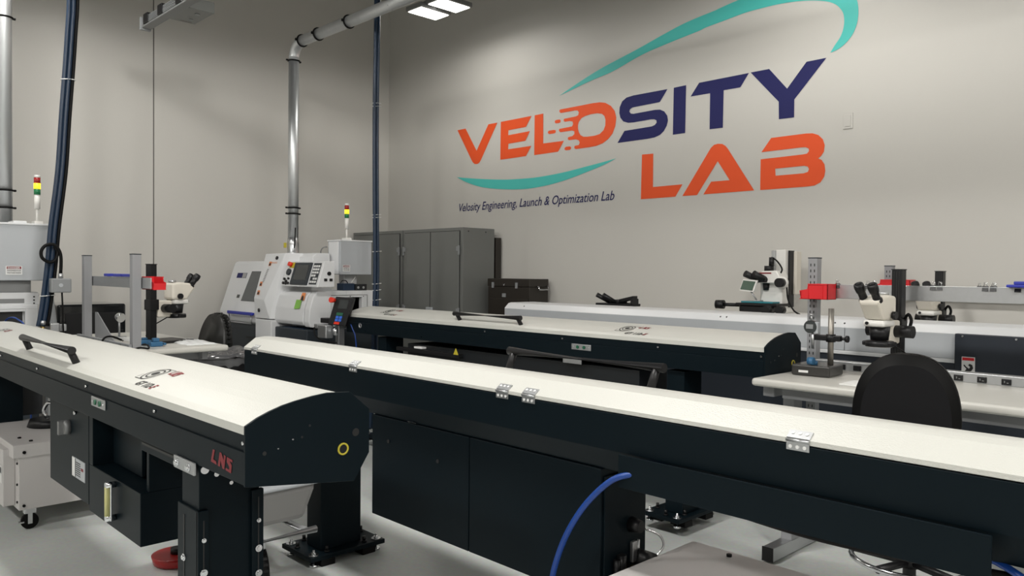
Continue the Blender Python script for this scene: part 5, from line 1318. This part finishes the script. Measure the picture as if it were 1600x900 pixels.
# things glimpsed below and behind
kd = thing('oil_drum', 'white drum half hidden between the left end plate and the long feeder\'s cabinet', 'drum', (-3.95, 2.95, 0))
MB().lathe([(.19, 0), (.20, .02), (.20, .70), (.19, .72)], (-4.15, 3.05, 0), (0, 0, 1), n=30).build('body', 'white_plastic', kd)
MB().lathe([(.205, 0), (.205, .02), (.19, .025)], (-4.15, 3.05, .715), (0, 0, 1), n=30).build('lid', 'white_plastic', kd)
rb = thing('oil_pan', 'flat red pan on the floor beneath the left foreground feeder', 'pan', (-3.95, 1.5, 0))
MB().lathe([(.08, 0), (.11, .01), (.12, .05), (.11, .052)], (-4.05, 1.55, 0.0), (0, 0, 1), n=30).build('pan', 'lamp_red', rb)
MB().cyl((-4.05, 1.55, .052), (-4.05, 1.55, .08), .03, n=16).build('spout', 'black_plastic', rb)

# ================================================================ PENDANT CONTROLLER at feeder 3's left end
pc = thing('pendant_controller', 'black handheld controller with red stop button at the far feeder\'s left end', 'controller', (-6.2, 3.8, .93))
O = Vector((-6.05, 3.70, 1.02)); up = Vector((-.0, .12, .99)).normalized(); rt = Vector((.83, .55, -.06)).normalized(); nn = rt.cross(up).normalized(); up = nn.cross(rt).normalized()
rt2 = (rt + up * .0)
def pp(u, v, o=0): return O + rt * u + up * v + nn * o
def slab(u0, u1, v0, v1, o0, o1, bev=0.0, sh=0.20):
    vs = [pp(u + sh * (v - 0), v, o) for o in (o0, o1) for (u, v) in ((u0, v0), (u1, v0), (u1, v1), (u0, v1))]
    return MB().hull(vs, [(0, 3, 2, 1), (4, 5, 6, 7), (0, 1, 5, 4), (1, 2, 6, 5), (2, 3, 7, 6), (3, 0, 4, 7)], bev)
bd_ = slab(-.085, .085, -.005, .25, -.05, 0, .006).build('case', 'black_plastic', pc)
slab(-.035, .05, .145, .225, 0, .003).build('display', 'screen_grey', bd_)
slab(-.03, .03, .085, .11, 0, .004).build('green_key', 'green_button', bd_)
for (u, v) in ((-.028, .058), (.004, .058), (-.028, .032), (.004, .032)): slab(u, u + .026, v, v + .022, 0, .004).build('blue_key', 'blue_button', bd_)
slab(-.03, .02, .006, .027, 0, .004).build('red_key', 'red_button', bd_)
MB().cyl(pp(-.045, .215, 0), pp(-.06, .215, .045), .020, .024, n=20).build('stop_button', 'red_button', bd_)
pst = MB().box((-6.14, 3.74, .0), (-6.08, 3.80, 1.03), .003).build('bracket', 'steel', pc)
MB().cyl((-6.06, 3.70, .93), (-6.06, 3.69, .99), .02, n=14).build('swivel', 'chrome', pc)
MB().box((-6.26, 3.66, 1.03), (-6.12, 3.74, 1.075), .006).build('clamp_block', 'black_plastic', pc)
MB().box((-6.30, 3.62, .98), (-6.24, 3.66, 1.02), .006).box((-6.24, 3.62, .90), (-6.10, 3.70, 1.02), .01).build('actuator', 'steel', pc)
MB().tube([(-5.95, 3.78, 1.03), (-5.93, 3.79, .98), (-5.90, 3.80, .90), (-5.90, 3.82, .6), (-5.92, 3.85, .05)], .005, n=8, sub=4).build('blue_cable', 'blue_hose', pc)
MB().tube([(-6.26, 3.60, .99), (-6.20, 3.58, .92), (-6.08, 3.60, .88), (-5.98, 3.66, .87)], .007, n=8, sub=4).build('black_cable', 'black_rubber', pc)
h = MB().tube([(-6.95, 1.36, 1.02), (-6.85, 1.36, 1.10), (-6.65, 1.36, 1.135), (-6.5, 1.37, 1.125), (-6.38, 1.385, 1.08), (-6.34, 1.40, .9), (-6.34, 1.42, .02)], .006, n=10, sub=5)
solo(h, 'air_hose', 'blue_hose', 'thin blue hose arching at the far left end of the foreground feeder', 'hose')

for o in list(bpy.data.objects):
    if '_b' in o: del o['_b']
